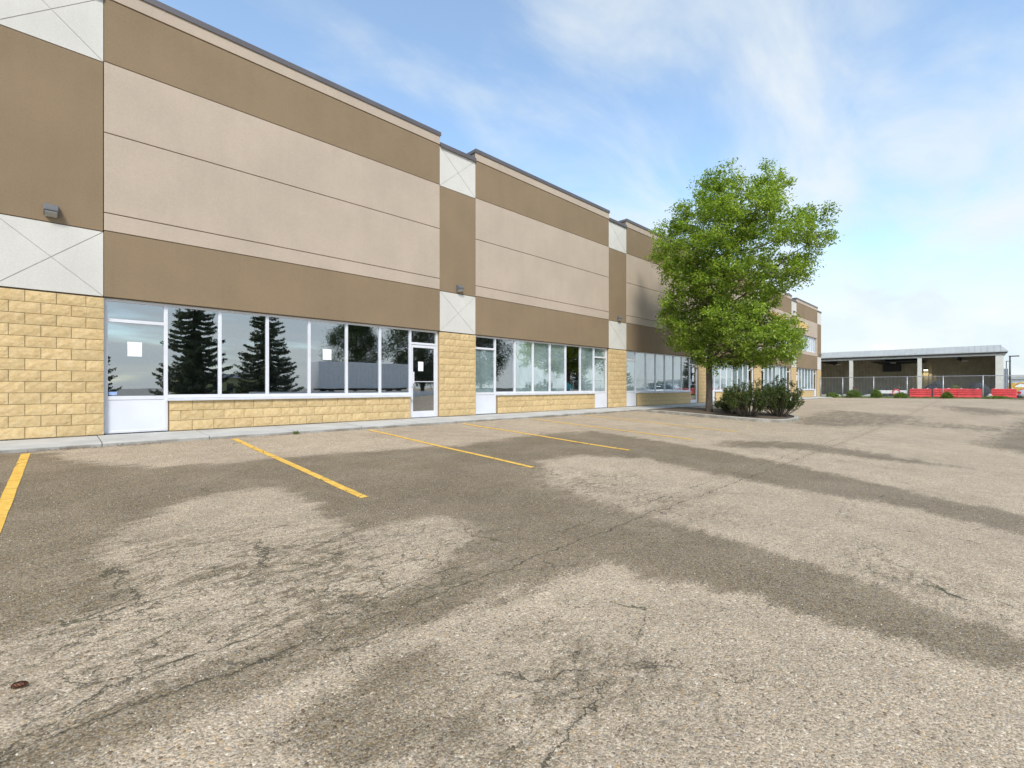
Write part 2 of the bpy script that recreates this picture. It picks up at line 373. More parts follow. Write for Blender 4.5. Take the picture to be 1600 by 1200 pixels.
M['dark_tarp'] = plain('dark_tarpaulin', (.02, .024, .024), .95, 0, .3, 3, .3)
M['rock'] = plain('pale_boulder', (.42, .40, .36), .9, 0, .2, 4, .5)
M['grey_metal'] = plain('far_grey_cladding', (.30, .32, .34), .6, 0, .08, 1)
M['gravel'] = plain('yard_gravel', (.27, .245, .205), .95, 0, .15, 2, .4)
M['silver'] = plain('silver_car_paint', (.50, .52, .53), .25, .3, .03, 2)
M['car_glass'] = plain('dark_car_glass', (.02, .025, .03), .05)
M['red_lens'] = plain('red_lens', (.45, .02, .03), .15)
M['orange_sign'] = plain('amber_sign_face', (.66, .42, .12), .5, 0, .05, 2)

# ------------------------------------------------------------------ ground
def slope(s):
    t = np.clip((np.asarray(s, float)-15)/37, 0, 1); return .047 + (-.008-.047)*t*t*(3-2*t)
def gz(s, Y):
    return -.113 - slope(s)*(10.8-np.clip(Y, -9, 10.8)) + np.clip((-9-np.asarray(Y, float))*.05, 0, .75)
POLYS = {
'w1':(1,[(-0.56,11.1),(-0.01,10.5),(0.26,9.43),(0.68,8.84),(1.13,8.31),(1.89,8.11),(2.81,8.11),(3.95,7.93),(4.92,7.79),(5.93,7.5),(7.67,7.8),(10.42,7.52),(10.29,5.02),(9.84,2.99),(9.45,1.88),(8.87,0.97),(8.56,0.28),(8.45,-0.39),(7.26,-0.33),(7.5,0.25),(7.71,0.69),(7.66,1.17),(7.55,1.88),(7.65,2.79),(7.69,3.52),(8.02,4.48),(7.11,5.5),(6.06,5.53),(5.0,4.43),(4.79,3.61),(4.66,3.01),(4.62,2.32),(4.66,1.7),(4.58,1.26),(4.55,0.91),(4.45,0.58),(4.31,0.3),(4.29,0.07),(4.26,-0.2),(3.73,-0.17),(3.65,0.06),(3.68,0.19),(3.63,0.4),(3.63,0.64),(3.58,0.89),(3.58,1.19),(3.46,1.49),(3.25,1.81),(3.31,2.23),(3.31,2.46),(2.89,2.5),(2.45,2.49),(1.98,2.5),(1.62,2.49),(1.23,2.47),(0.86,2.49),(0.58,2.49),(0.34,2.49),(0.13,2.49),(-0.13,2.53),(-0.13,2.63),(0.04,2.64),(0.36,2.66),(0.56,2.66),(0.88,2.73),(1.21,2.75),(1.66,2.78),(2.15,2.96),(2.68,3.21),(3.08,3.69),(2.9,4.1),(2.38,4.24),(2.02,4.06),(2.08,4.67),(2.14,5.67),(1.98,6.28),(1.48,6.36),(1.01,6.2),(0.66,5.75),(0.28,5.22),(0.27,4.76),(0.45,4.25),(0.36,3.84),(0.06,3.83),(-0.28,3.75),(-0.86,5.35),(-2.01,12.54)]),
'w8':(.8,[(-0.3,2.42),(1.5,2.4),(3.3,2.2),(3.6,2.9),(1.6,2.82),(-.3,2.70)]),
'w2':(.72,[(0.67,1.82),(0.69,2.06),(0.84,2.17),(1.09,2.19),(1.29,2.29),(1.53,2.16),(1.51,1.81),(1.41,1.55),(1.35,1.2)]),
'w3':(0.8,[(11.81,4.76),(13.46,3.36),(13.01,1.7),(12.38,0.32),(11.92,1.56),(11.96,2.98),(10.95,4.27)]),
'w5':(0.8,[(17.54,0.21),(29.65,-1.0),(38.1,-3.1),(14.6,-1.19),(16.5,-0.56)]),
'w6':(0.7,[(38.23,2.09),(36.59,-0.3),(32.99,-1.52),(30.91,0.16),(33.67,1.6)]),
'w7':(0.6,[(21.66,5.63),(29.34,5.84),(27.71,2.15),(23.43,2.0),(18.76,3.74),(18.93,4.92)]),
'w9':(0.5,[(25.13,2.76),(25.01,-0.21),(22.35,-1.03),(22.04,0.73),(22.12,2.43)]),
'c1':(1,[(0.29,5.37),(2.34,4.16),(2.99,3.39),(2.21,2.37),(1.03,2.52),(0.34,2.51),(-0.13,2.59),(-0.2,3.92),(0.24,4.43)]),
'c2':(0.8,[(5.39,5.05),(6.63,3.87),(5.82,2.27),(4.48,2.19),(4.47,3.01),(4.59,3.96)]),
'c3':(0.7,[(1.08,1.45),(1.6,2.02),(2.28,1.97),(2.97,1.36),(2.41,0.88),(1.63,0.95)]),
'c4':(0.7,[(5.53,1.1),(5.69,0.53),(4.81,-0.22),(4.11,-0.19),(4.2,0.2),(4.56,0.78)]),
}

def sdf(px, py, pts):
    n = len(pts); d = np.full(px.shape, 1e9); ins = np.zeros(px.shape, bool)
    for i in range(n):
        x1, y1 = pts[i]; x2, y2 = pts[(i+1) % n]
        ex, ey = x2-x1, y2-y1; t = np.clip(((px-x1)*ex+(py-y1)*ey)/(ex*ex+ey*ey+1e-12), 0, 1)
        d = np.minimum(d, (px-x1-t*ex)**2+(py-y1-t*ey)**2)
        c = (y1 > py) != (y2 > py)
        with np.errstate(divide='ignore', invalid='ignore'): xi = (x2-x1)*(py-y1)/(y2-y1+1e-12)+x1
        ins ^= c & (px < xi)
    d = np.sqrt(d); return np.where(ins, d, -d)
def lot():
    def axis(bps):
        o = []
        for a, b, st in bps: o += list(np.arange(a, b-1e-6, st))
        o.append(bps[-1][1]); return np.array(o)
    xs = axis([(-60, -12, 4), (-12, -3, .5), (-3, 12, .06), (12, 30, .15), (30, 57, .5)])
    ys = axis([(-45, -9, 3), (-9, -2, .3), (-2, 11.0, .06)])
    X, Y = np.meshgrid(xs, ys); Z = gz(X, Y)
    # gentle settlement dips
    Z = Z + .006*np.sin(X*1.3+Y*.7)*np.sin(Y*1.1-X*.4)
    nx, ny = len(xs), len(ys)
    co = np.stack([X, Y, Z], -1).reshape(-1, 3)
    idx = np.arange(nx*ny).reshape(ny, nx)
    f = np.stack([idx[:-1, :-1], idx[:-1, 1:], idx[1:, 1:], idx[1:, :-1]], -1).reshape(-1, 4)
    me = bpy.data.meshes.new('parking_lot'); me.vertices.add(len(co)); me.vertices.foreach_set('co', co.ravel().astype(np.float32))
    me.loops.add(f.size); me.loops.foreach_set('vertex_index', f.ravel().astype(np.int32))
    me.polygons.add(len(f)); me.polygons.foreach_set('loop_start', np.arange(0, f.size, 4, dtype=np.int32))
    me.polygons.foreach_set('use_smooth', np.ones(len(f), bool))
    me.update(calc_edges=True); me.validate()
    x, y = co[:, 0], co[:, 1]; dist = np.sqrt(x*x+y*y)
    wet = np.zeros(len(co)); crk = np.zeros(len(co))
    for k, (w, pts) in POLYS.items():
        d = sdf(x, y, pts); soft = .09 + .022*dist
        if k[0] == 'c': soft = .3 + .03*dist
        v = w*np.clip(.5 + d/(2*soft), 0, 1)
        if k[0] == 'w': wet = np.maximum(wet, v)
        else: crk = np.maximum(crk, v)
    a = me.attributes.new('wear', 'FLOAT_VECTOR', 'POINT')
    a.data.foreach_set('vector', np.stack([wet, crk, wet*0], -1).ravel().astype(np.float32))
    me.materials.append(M['asphalt'])
    o = bpy.data.objects.new('parking_lot', me); COL.objects.link(o); tag(o, 'worn cracked asphalt parking lot with dark damp streaks', kind='structure')
lot()
# terrain sheet to the horizon (under the lot)
m = MB(); m.add([(-900, -900, -1.6), (1500, -900, -1.6), (1500, 900, -1.6), (-900, 900, -1.6)], [(0, 1, 2, 3)])
g = m.build('ground', M['gravel']); tag(g, 'flat gravelly land stretching to the horizon', kind='structure')
# yard beyond the fence
m = MB(); m.add([(56.9, -120, -.13), (260, -120, -.3), (260, 90, -.3), (56.9, 90, -.13)], [(0, 1, 2, 3)])
m.add([(56.9, -120, -.13), (56.9, 90, -.13), (56.9, 90, -1.6), (56.9, -120, -1.6)], [(0, 1, 2, 3)])
g = m.build('storage_yard', M['gravel'], fix=False); tag(g, 'beige gravel storage yard beyond the chain link fence', kind='structure')
# parking lines
LS0, LDP, LY0, LY1 = -.255, 2.906, 10.62, 5.17
wordsL = ['wide yellow parking line at the left edge of the photo', 'yellow parking line second from the left, starting before the long window', 'yellow parking line in front of the glass door',
          'yellow parking line ending beside the first brick pier right of the door', 'faded yellow parking line, second before the tree island', 'thin faded yellow parking line nearest the tree island']
def line(k, s):
    m = MB(); n = 24; w = .052 if k < 3 else .062
    r = random.Random(k); vs = []
    for i in range(n+1):
        Y = LY0 + (LY1-LY0)*i/n
        for dx in (-w, w): vs.append((s+dx-(.11*i/n if k == 0 else 0)+r.uniform(-.003, .003), Y, float(gz(s+dx, Y)) + .006*math.sin(s*1.3+Y*.7)*math.sin(Y*1.1-s*.4) + .005))
    m.add(vs, [(2*i, 2*i+1, 2*i+3, 2*i+2) for i in range(n)])
    o = m.build('parking_line', M['paint']); tag(o, wordsL[k] if k < len(wordsL) else None, 'road marking', 'yellow parking stall lines')
    return o
for k in range(6): line(k, LS0 + k*LDP)
# sidewalk: concrete slabs with an integral low kerb
walk = empty('sidewalk', (0, 10.8, 0)); tag(walk, 'pale concrete walk with low kerb along the storefronts', kind='structure')
def slab_mesh(L):
    m = MB(); g_ = .006
    prof = [(0, -.30), (0, -.062), (.012, -.045), (.03, -.039), (1.20, -.002), (1.36, -.002), (1.36, -.30)]
    m.prism(prof, 'x', g_, L-g_); return m.mesh('slab', M['walk'])
sm = slab_mesh(1.6)
k = 0
for i in range(-9, 36):
    x0 = .66 + 1.6*i
    if x0 > 54.5: break
    o = link('slab', sm, walk, (x0, 0, 0)); o.location.z = random.uniform(-.004, .002)
m = MB(); m.box(-14, 56, 10.85, 12.1, -.4, -.06); m.build('joint_bed', M['soil'], walk).location = (0, -10.8, 0)
# planting island
def island():
    root = empty('planting_island', (20, 8, -.2)); tag(root, 'raised planting bed with concrete kerb around the tree', 'planting bed')
    pts = [(18.25, 10.78), (18.2, 9.6), (18.2, 8.0), (18.22, 6.6), (18.35, 5.9), (18.75, 5.35), (19.4, 5.12), (20.5, 5.15), (21.4, 5.4), (22.0, 6.0), (22.2, 7.0), (22.2, 9.0), (22.15, 10.78)]
    w = .16; cx, cy = 20.2, 8.2
    m = MB(); n = len(pts); vs = []
    def inn(i):
        a = Vector(pts[max(i-1, 0)]); b = Vector(pts[min(i+1, n-1)]); d = (b-a).normalized(); nn = Vector((-d.y, d.x))
        return Vector(pts[i]) + nn*w
    for i, (x, y) in enumerate(pts):
        zt = float(gz(x, min(y, 10.8))) + .12; q = inn(i); t = min(1, max(0, (y-9.6)/1.2)); zt = zt*(1-t) + (-.037)*t if y > 9.6 else zt
        o1 = Vector((x, y)); o2 = o1.lerp(q, .12)
        vs += [(o1.x, o1.y, zt-.5), (o1.x, o1.y, zt-.012), (o2.x, o2.y, zt), (q.x, q.y, zt), (q.x, q.y, zt-.4)]
    fs = []
    for i in range(n-1):
        for k in range(4): fs.append((5*i+k, 5*i+k+1, 5*i+k+6, 5*i+k+5))
    m.add([(x-20, y-8, z+.2) for x, y, z in vs], fs); m.build('kerb', M['kerb'], root)
    m = MB(); top = [inn(i) for i in range(n)]
    gx = np.linspace(18.3, 22.1, 28); gy = np.linspace(5.2, 10.78, 36)
    inside = sdf(np.repeat(gx, 36), np.tile(gy, 28), [tuple(p) for p in pts]).reshape(28, 36)
    vs = []; ids = {}
    for i, x in enumerate(gx):
        for j, y in enumerate(gy):
            if inside[i, j] > .06:
                ids[i, j] = len(vs); h = .03*random.random() + .05*min(1, max(0, inside[i, j]-.1)); t = min(1, max(0, (y-9.6)/1.2))
                vs.append((x-20, y-8, float(gz(x, y))*(1-t) + (-.15)*t + .065 + h + .2))
    fs = [(ids[i, j], ids[i+1, j], ids[i+1, j+1], ids[i, j+1]) for i in range(27) for j in range(35) if all(q in ids for q in ((i, j), (i+1, j), (i+1, j+1), (i, j+1)))]
    m.add(vs, fs); m.build('soil_bed', M['soil'], root, smooth=True)
island()

# ------------------------------------------------------------------ the building
FY = 12.0
B = empty('commercial_building', (0, FY, 0)); tag(B, 'long beige and brown stucco commercial building with yellow block piers', 'building')
def part(m, name, mat, parent=B, **k):
    o = m.build(name, mat, None, **k)
    o.parent = parent
    off = Vector((0, FY, 0))
    o.matrix_parent_inverse = Matrix.Translation(-off); return o
BAYS = [(.76, 8.63), (10.09, 17.84), (19.31, 27.11), (28.6, 36.36), (37.85, 45.4), (46.9, 54.0)]
PIERS = [(-.70, .76), (8.63, 10.09), (17.84, 19.31), (27.11, 28.6), (36.36, 37.85), (45.4, 46.9), (54.0, 55.5)]
G = .009        # reveal half width
WT, SILL = 2.66, .69
def panel(x0, x1, z0, z1, mat, proud=.0, name='stucco_panel', th=.07):
    m = MB(); e = .006; y0 = FY - .03 - proud
    # chamfered face
    vs = [(x0, y0+e, z0), (x1, y0+e, z0), (x1, y0+e, z1), (x0, y0+e, z1), (x0+e, y0, z0+e), (x1-e, y0, z0+e), (x1-e, y0, z1-e), (x0+e, y0, z1-e),
          (x0, y0+th+proud, z0), (x1, y0+th+proud, z0), (x1, y0+th+proud, z1), (x0, y0+th+proud, z1)]
    fs = [(4, 5, 6, 7), (0, 1, 5, 4), (1, 2, 6, 5), (2, 3, 7, 6), (3, 0, 4, 7), (0, 8, 9, 1), (1, 9, 10, 2), (2, 10, 11, 3), (3, 11, 8, 0), (11, 10, 9, 8)]
    m.add(vs, fs); return part(m, name, mat)
def xpanel(x0, x1, z0, z1):
    m = MB(); y0 = FY-.03; th = .07; cx, cz = (x0+x1)/2, (z0+z1)/2; g_ = .007; ax, az = x1-x0, z1-z0
    for (p, q) in (((x0, z0), (x1, z0)), ((x1, z0), (x1, z1)), ((x1, z1), (x0, z1)), ((x0, z1), (x0, z0))):
        mx, mz = (p[0]+q[0])/2, (p[1]+q[1])/2; d = Vector((mx-cx, mz-cz)).normalized()*g_*1.4
        e = Vector((q[0]-p[0], q[1]-p[1])).normalized()*g_*1.4
        tri = [(p[0]+e.x, p[1]+e.y), (q[0]-e.x, q[1]-e.y), (cx+d.x, cz+d.y)]
        m.prism(tri, 'y', y0, y0+th)
    m.box(x0+.002, x1-.002, y0+.007, y0+.045, z0+.002, z1-.002, 1)
    part(m, 'cross_scored_panel', [M['stucco_white'], M['pale_groove']])
def coping(x0, x1, z, depth=.45, ret=(False, False)):
    m = MB(); m.box(x0-.02, x1+.02, FY-.075, FY+depth, z-.02, z+.085)
    m.box(x0-.02, x1+.02, FY-.085, FY-.076, z-.05, z+.05)
    part(m, 'coping', M['coping'], bevel=.006)
def core(x0, x1, z0, z1, y1=.30):
    m = MB(); m.box(x0, x1, FY+.02, FY+y1, z0, z1); part(m, 'wall_core', M['groove'])
# block meshes
def brick_mesh(L, seed, H=.203):
    r = random.Random(seed); m = MB(); nx, nz = (5, 3) if L > .25 else (3, 3); j = .0045
    vs = []
    for b in range(nz+1):
        for a in range(nx+1):
            edge = a in (0, nx) or b in (0, nz)
            x = j + (L-2*j)*a/nx; z = j + (H-2*j)*b/nz
            if not edge: x += r.uniform(-.02, .02); z += r.uniform(-.012, .012)
            vs.append((x, -.008 + r.uniform(-.002, .002) if edge else -.012 - r.uniform(0, .007), z))
    fs = [(b*(nx+1)+a, b*(nx+1)+a+1, (b+1)*(nx+1)+a+1, (b+1)*(nx+1)+a) for b in range(nz) for a in range(nx)]
    n = len(vs); back = [(j, .03, j), (L-j, .03, j), (L-j, .03, H-j), (j, .03, H-j)]
    c = [0, nx, (nz+1)*(nx+1)-1, nz*(nx+1)]
    fs += [(n, n+1, *[nx-i for i in range(nx+1)][::1])]
    fs += [(n+1, n+2, *[(b*(nx+1)+nx) for b in range(nz, -1, -1)])]
    fs += [(n+2, n+3, *[nz*(nx+1)+a for a in range(nx+1)])]
    fs += [(n+3, n, *[b*(nx+1) for b in range(nz+1)])]
    return vs + back, fs
_bm = {}
def brick_me(L, v):
    key = (round(L, 3), v)
    if key not in _bm:
        m = MB(); m.add(*brick_mesh(L, hash(key) % 9999)); _bm[key] = m.mesh('brick', M['brick'])
    return _bm[key]
def brickwork(x0, x1, z0, rows, parent, single, proud=.03, first_h=None, y=None, H=.2045):
    """single: each block its own object; else joined"""
    jm = MB(); y0 = (FY - proud) if y is None else y
    for r in range(rows):
        z = z0 + r*H; hs = H
        x = x0; first = .2 if r % 2 else .4
        # running bond measured from the left edge
        lens = []
        rem = x1 - x0; L = first
        while rem > .001:
            l = min(L, rem)
            if rem - l < .09: l = rem
            lens.append(l); rem -= l; L = .4
        for l in lens:
            v = random.randrange(6)
            if single:
                o = link('brick', brick_me(round(l, 3), v), parent, (x, y0 + random.uniform(-.003, .003), z))
                o.scale.z = hs/.203
            else:
                vs, fs = brick_mesh(l, random.randrange(60)); s_ = hs/.203
                jm.add([(a+x, b+y0, c*s_+z) for a, b, c in vs], fs)
            x += l
    if not single:
        o = jm.build('brickwork', M['brick'], parent); o['kind'] = 'stuff'
def pier(i, x0, x1, up=False):
    H = .2045
    m = MB(); m.box(x0+.006, x1-.006, FY-.028, FY+.30, .0, 2.64); p = part(m, 'block_pier', M['mortar'])
    brickwork(x0, x1, .012, 13, p, i <= 2, H=2.635/13*.997)
    core(x0, x1, 2.64, 8.42)
    xpanel(x0+.012, x1-.012, 2.67, 3.905); panel(x0+.012, x1-.012, 3.92, 7.165, M['stucco_brown'])
    xpanel(x0+.012, x1-.012, 7.18, 8.40); coping(x0+.03, x1-.03, 8.42)
def bay_wall(x0, x1, upper=False):
    if upper: core(x0, x1, 2.72, 4.262); core(x0, x1, 5.715, 8.70)
    else: core(x0, x1, 2.72, 8.70)
    pr = .012
    panel(x0, x1, 8.43, 8.71, M['stucco_light'], pr+.018)
    panel(x0, x1, 7.20, 8.418, M['stucco_brown'], pr)
    if not upper:
        panel(x0, x1, 5.838, 7.188, M['stucco_light'], pr); panel(x0, x1, 4.293, 5.822, M['stucco_light'], pr)
        panel(x0, x1, 3.945, 4.277, M['stucco_light'], pr)
    else:
        panel(x0, x1, 5.72, 7.188, M['stucco_light'], pr); panel(x0, x1, 3.945, 4.26, M['stucco_light'], pr)
    panel(x0, x1, 2.667, 3.93, M['stucco_brown'], pr)
    coping(x0-.01, x1+.01, 8.73, .5)
    m = MB()
    for xx in (x0, x1-.12): m.box(xx+.002, xx+.118, FY+.301, FY+.5, 8.2, 8.69)
    m.box(x0+.121, x1-.121, FY+.301, FY+.32, 8.2, 8.69); part(m, 'parapet_return', M['stucco_light'])
FB = FY + .06     # window frame front plane sits back from the wall
def fr(x0, x1, z0, z1, m, d=.09, y=None): y = FB if y is None else y; m.box(x0, x1, y, y+d, z0, z1)
def storefront(x0, x1, kinds, z0=SILL, z1=WT, single_knee=False, film=(), dark=(), upper=False):
    """kinds: per unit 'w' window, 'p' window with transom and low white panel, 'd' door, 't' door width panel on the far side"""
    n = len(kinds); X = [x0 + (x1-x0)*i/n for i in range(n+1)]
    m = MB(); hw = .033
    zb = lambda k: 0.012 if k in 'pd' else z0
    for i in range(n+1):
        ks = [kinds[j] for j in (i-1, i) if 0 <= j < n]; lo = min(zb(k) for k in ks)
        xa, xb = X[i]-hw, X[i]+hw
        if i == 0: xa, xb = X[0], X[0]+.062
        if i == n: xa, xb = X[n]-.062, X[n]
        fr(xa, xb, lo, z1, m)
    rails = []
    for i, k in enumerate(kinds):
        a = X[i] + (.062 if i == 0 else hw); b = X[i+1] - (.062 if i == n-1 else hw)
        rails.append((a, b))
        fr(a, b, z1-.055, z1-.0, m, .088, FB+.001)
        if k == 'w': fr(a, b, z0, z0+.075, m, .088, FB+.001)
        if k == 'p': fr(a, b, z0-.02, z0+.055, m, .088, FB+.001); fr(a, b, .014, .06, m, .088, FB+.001)
        if k in 'pd': fr(a, b, 2.20, 2.265, m, .088, FB+.001)
    win = part(m, 'window_frame', M['frame'], bevel=.004)
    def child(mm, name, mat, **kk):
        return mm.build(name, mat, win, **kk)
    for i, k in enumerate(kinds):
        a, b = rails[i]
        if k == 'd': zz = [(2.265, z1-.055)]
        elif k == 'p': zz = [(z0+.055, 2.20), (2.265, z1-.055)]
        else: zz = [(z0+.075, z1-.055)]
        for q, (c, d) in enumerate(zz):
            mm = MB(); mm.box(a-.004, b+.004, FB+.035, FB+.043, c-.004, d+.004)
            o = child(mm, 'pane', M['glass']); 
            if i in film and (k != 'p' or q == 0 or i in dark):
                mm = MB(); mm.box(a+.002, b-.002, FB+.060, FB+.066, c+.003, d-.003)
                child(mm, 'window_film', M['film'] if not upper else M['blind'])
        if k == 'p':
            mm = MB(); mm.box(a, b, FB+.012, FB+.05, .06, z0-.02); child(mm, 'infill_panel', M['panel'])
        if k == 'd': door(a, b)
    # knee wall under the plain windows
    if z0 < 1:
        run = [i for i, k in enumerate(kinds) if k == 'w']
        xa = X[run[0]] + .045 if run[0] else X[0]; xb = X[run[-1]+1] - (.045 if run[-1] < n-1 else 0)
        m = MB(); m.box(xa, xb, FY-.008, FY+.25, 0, z0-.05); kw = part(m, 'knee_wall', M['mortar'])
        # two full courses over the walk and a cut course under the sill, starting with a half block
        h = (z0-.062)/3
        brickwork(xa, xb, .012, 3, kw, single_knee, proud=.010, H=h)
        m = MB(); m.prism([(FY-.075, z0-.052), (FY-.075, z0-.018), (FB+.02, z0-.002), (FB+.02, z0-.052)], 'x', xa-.03, xb+.03)
        m.build('window_sill', M['sill'], kw)
def door(a, b):
    d = empty('door', ((a+b)/2, 0, 0)); d.parent = B; d.location = ((a+b)/2, 0, 0)
    def dc(mm, name, mat, **kk):
        o = mm.build(name, mat, None, **kk); o.parent = d; o.matrix_parent_inverse = Matrix.Translation((-(a+b)/2, -FY, 0)); return o
    m = MB(); y = FB+.012; t = .05
    s = .058
    m.box(a+.004, a+.004+s, y, y+t, .02, 2.19); m.box(b-.004-s, b-.004, y, y+t, .02, 2.19)
    m.box(a+.004+s, b-.004-s, y+.001, y+t-.001, .02, .20); m.box(a+.004+s, b-.004-s, y+.001, y+t-.001, 2.11, 2.19)
    m.box(a+.004+s, b-.004-s, y+.004, y+t-.004, 1.08, 1.10)
    dc(m, 'door_leaf', M['frame'], bevel=.004)
    for z0_, z1_ in ((.20, 1.08), (1.10, 2.11)):
        m = MB(); m.box(a+s, b-s, y+.02, y+.028, z0_-.003, z1_+.003); dc(m, 'pane', M['glass'])
    m = MB(); m.box(a+.03, a+.075, y-.05, y-.025, 1.03, 1.38)
    m.box(a+.035, a+.065, y-.026, y+.0, 1.06, 1.09); m.box(a+.035, a+.065, y-.026, y+.0, 1.32, 1.35); dc(m, 'handle', M['frame'])
    m = MB(); m.tube([(a+.033, y-.012, .93), (a+.033, y+.005, .93)], .018, 12); dc(m, 'lock', M['metal'])
    m = MB(); m.box(a, b, FY+.02, FB+.10, .0, .019); dc(m, 'threshold', M['metal'])
for i, (a, b) in enumerate(PIERS): pier(i, a, b)
for i, (a, b) in enumerate(BAYS): bay_wall(a, b, i >= 4)
storefront(*BAYS[0], 'pwwwwwwd', single_knee=True)
storefront(*BAYS[1], 'pwwwwwwp', single_knee=True, film=(0, 2, 3, 4, 6, 7), dark=(7,))
storefront(*BAYS[2], 'pwwwwwwd', film=(0, 1, 2, 3, 4, 5), dark=())  # film sheets in this bay stand in for pale reflections on the glass
storefront(*BAYS[3], 'pwwwwwwd', film=(1, 2, 3, 4, 5, 6))
storefront(*BAYS[4], 'dwwwwwwp', film=(1, 2, 3, 4, 5, 6))
storefront(*BAYS[5], 'dwwwwwp', film=(1, 2, 3, 4, 5))
storefront(BAYS[4][0]+.3, BAYS[4][1]-.02, 'wwwwwwww', 4.28, 5.70, film=range(8), upper=True)
storefront(BAYS[5][0]+.02, BAYS[5][1]-.3, 'wwwwwwww', 4.28, 5.70, film=range(8), upper=True)
for a, b in ((BAYS[4][0], BAYS[4][0]+.29), (BAYS[5][1]-.29, BAYS[5][1])): panel(a, b, 4.272, 5.708, M['stucco_light'], .012)
# plain continuation beyond the left edge of the picture, end wall, roof, rooms behind the glass
m = MB(); m.box(-16, -.72, FY-.02, FY+.3, 2.70, 8.7); part(m, 'side_stucco', M['stucco_light'])
m = MB(); m.box(-16, -.72, FY-.02, FY+.3, 0, 2.69); part(m, 'side_blockwork', M['brick'])
m = MB(); m.box(55.3, 55.49, FY+.305, FY+30, -.2, 8.40); part(m, 'end_wall', M['stucco_brown'])
m = MB(); m.box(-16, 55.29, FY+.51, FY+30, 8.0, 8.15); part(m, 'roof', M['coping'])
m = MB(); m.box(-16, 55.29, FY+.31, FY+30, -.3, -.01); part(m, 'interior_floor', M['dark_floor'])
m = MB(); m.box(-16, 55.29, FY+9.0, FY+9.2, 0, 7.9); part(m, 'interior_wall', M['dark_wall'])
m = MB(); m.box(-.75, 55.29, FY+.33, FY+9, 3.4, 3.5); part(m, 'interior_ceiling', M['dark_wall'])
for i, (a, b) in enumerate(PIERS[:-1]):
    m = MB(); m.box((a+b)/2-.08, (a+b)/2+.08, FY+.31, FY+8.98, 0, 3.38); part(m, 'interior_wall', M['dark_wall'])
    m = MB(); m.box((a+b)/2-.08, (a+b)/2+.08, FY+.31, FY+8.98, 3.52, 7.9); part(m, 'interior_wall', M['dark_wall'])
# thin dark gap at the foot of the wall
m = MB(); m.box(-16, 55.5, FY+.02, FY+.12, -.05, .011); part(m, 'base_gap', M['black'])
# wall lights
wl_labels = ['grey wall light low on the leftmost tall brown pier panel', 'grey wall light on the narrow brown pier right of the first glass door', 'small wall light on the narrow brown pier between the second and third window rows',
             'small dark wall light high on the far white pier panel', 'small dark wall light on the brown pier at the building\'s far corner']
def wall_light(x, z, lab, s=1.0):
    t = empty('wall_light', (x, FY-.03, z)); s *= .84; tag(t, lab, 'wall light', 'wall pack lights on the piers')
    m = MB(); w = .115*s
    m.prism([(0, -.12*s), (0, .12*s), (-.06*s, .12*s), (-.20*s, .03*s), (-.20*s, -.04*s)], 'x', -w, w); m.build('housing', M['lamp_grey'], t, bevel=.008)
    m = MB(); m.prism([(-.02*s, -.118*s), (-.02*s, -.15*s), (-.17*s, -.08*s), (-.17*s, -.05*s)], 'x', -w*.85, w*.85); m.build('lens', M['lens'], t, bevel=.004)
    return t
for (x, z), lab in zip(((.03, 4.13), (9.37, 4.09), (18.6, 4.08), (45.95, 7.45), (54.9, 4.15)), wl_labels): wall_light(x, z, lab)
# papers and sticker on the glass
def sheet(x0, x1, z0, z1, lab, name='paper_notice', mat='paper', cat='paper sheet', y=None):
    y = FB + .0305 if y is None else y
    m = MB(); n = 4; vs = []
    for j in range(n+1):
        for i in range(n+1):
            vs.append((x0+(x1-x0)*i/n, y-.002-.003*math.sin(i*1.3+j), z0+(z1-z0)*j/n))
    m.add(vs, [(j*(n+1)+i, j*(n+1)+i+1, (j+1)*(n+1)+i+1, (j+1)*(n+1)+i) for j in range(n) for i in range(n)])
    o = m.build(name, M[mat]); tag(o, lab, cat); sd = o.modifiers.new('s', 'SOLIDIFY'); sd.thickness = .0008; return o
sheet(1.12, 1.35, 1.54, 1.83, 'square white paper taped inside the leftmost window pane')['group'] = 'paper notices on the glass'
sheet(5.04, 5.27, 1.63, 1.91, 'upright white paper taped to the fifth tall window pane')['group'] = 'paper notices on the glass'
sheet(7.93, 8.11, 1.41, 1.69, 'white paper taped to the upper glass of the near door', y=FB+.028)['group'] = 'paper notices on the glass'
M['blue_sticker'] = plain('pale_blue_sticker', (.30, .42, .72), .5)
sheet(.835, .96, .765, .83, 'small pale blue sticker in the bottom corner of the leftmost pane', 'sticker', 'blue_sticker', 'sticker')
sheet(26.45, 26.75, 1.75, 2.05, 'upper white notice on the dark glass door behind the tree trunk', y=FB+.028)
sheet(26.5, 26.72, 1.25, 1.6, 'lower white notice on the dark glass door behind the tree trunk', y=FB+.028)
sheet(47.2, 47.6, 1.5, 2.0, 'white notice on the glass door of the farthest bay', y=FB+.028)
# low things standing inside
M['teal'] = plain('teal_cloth', (.03, .28, .38), .8)
def bag():
    m = MB(); r = random.Random(3)
    b = bmesh.new(); bmesh.ops.create_icosphere(b, subdivisions=3, radius=1)
    for v in b.verts: v.co *= 1 + .12*math.sin(v.co.x*5+v.co.y*3)*math.cos(v.co.z*4); v.co.x *= .42; v.co.y *= .2; v.co.z *= .26
    me = bpy.data.meshes.new('bag'); b.to_mesh(me); b.free(); me.materials.append(M['teal']); me.polygons.foreach_set('use_smooth', [True]*len(me.polygons))
    o = link('bag', me, None, (15.45, FY+.5, .86)); tag(o, 'teal cloth bag heaped inside the dark pane of the second window row', 'bag')
    m = MB(); m.box(14.9, 16.1, FY+.32, FY+.75, -.01, .66); t = m.build('display_ledge', M['dark_wall'], bevel=.01); tag(t, 'grey ledge inside the dark pane of the second window row', 'ledge')
bag()

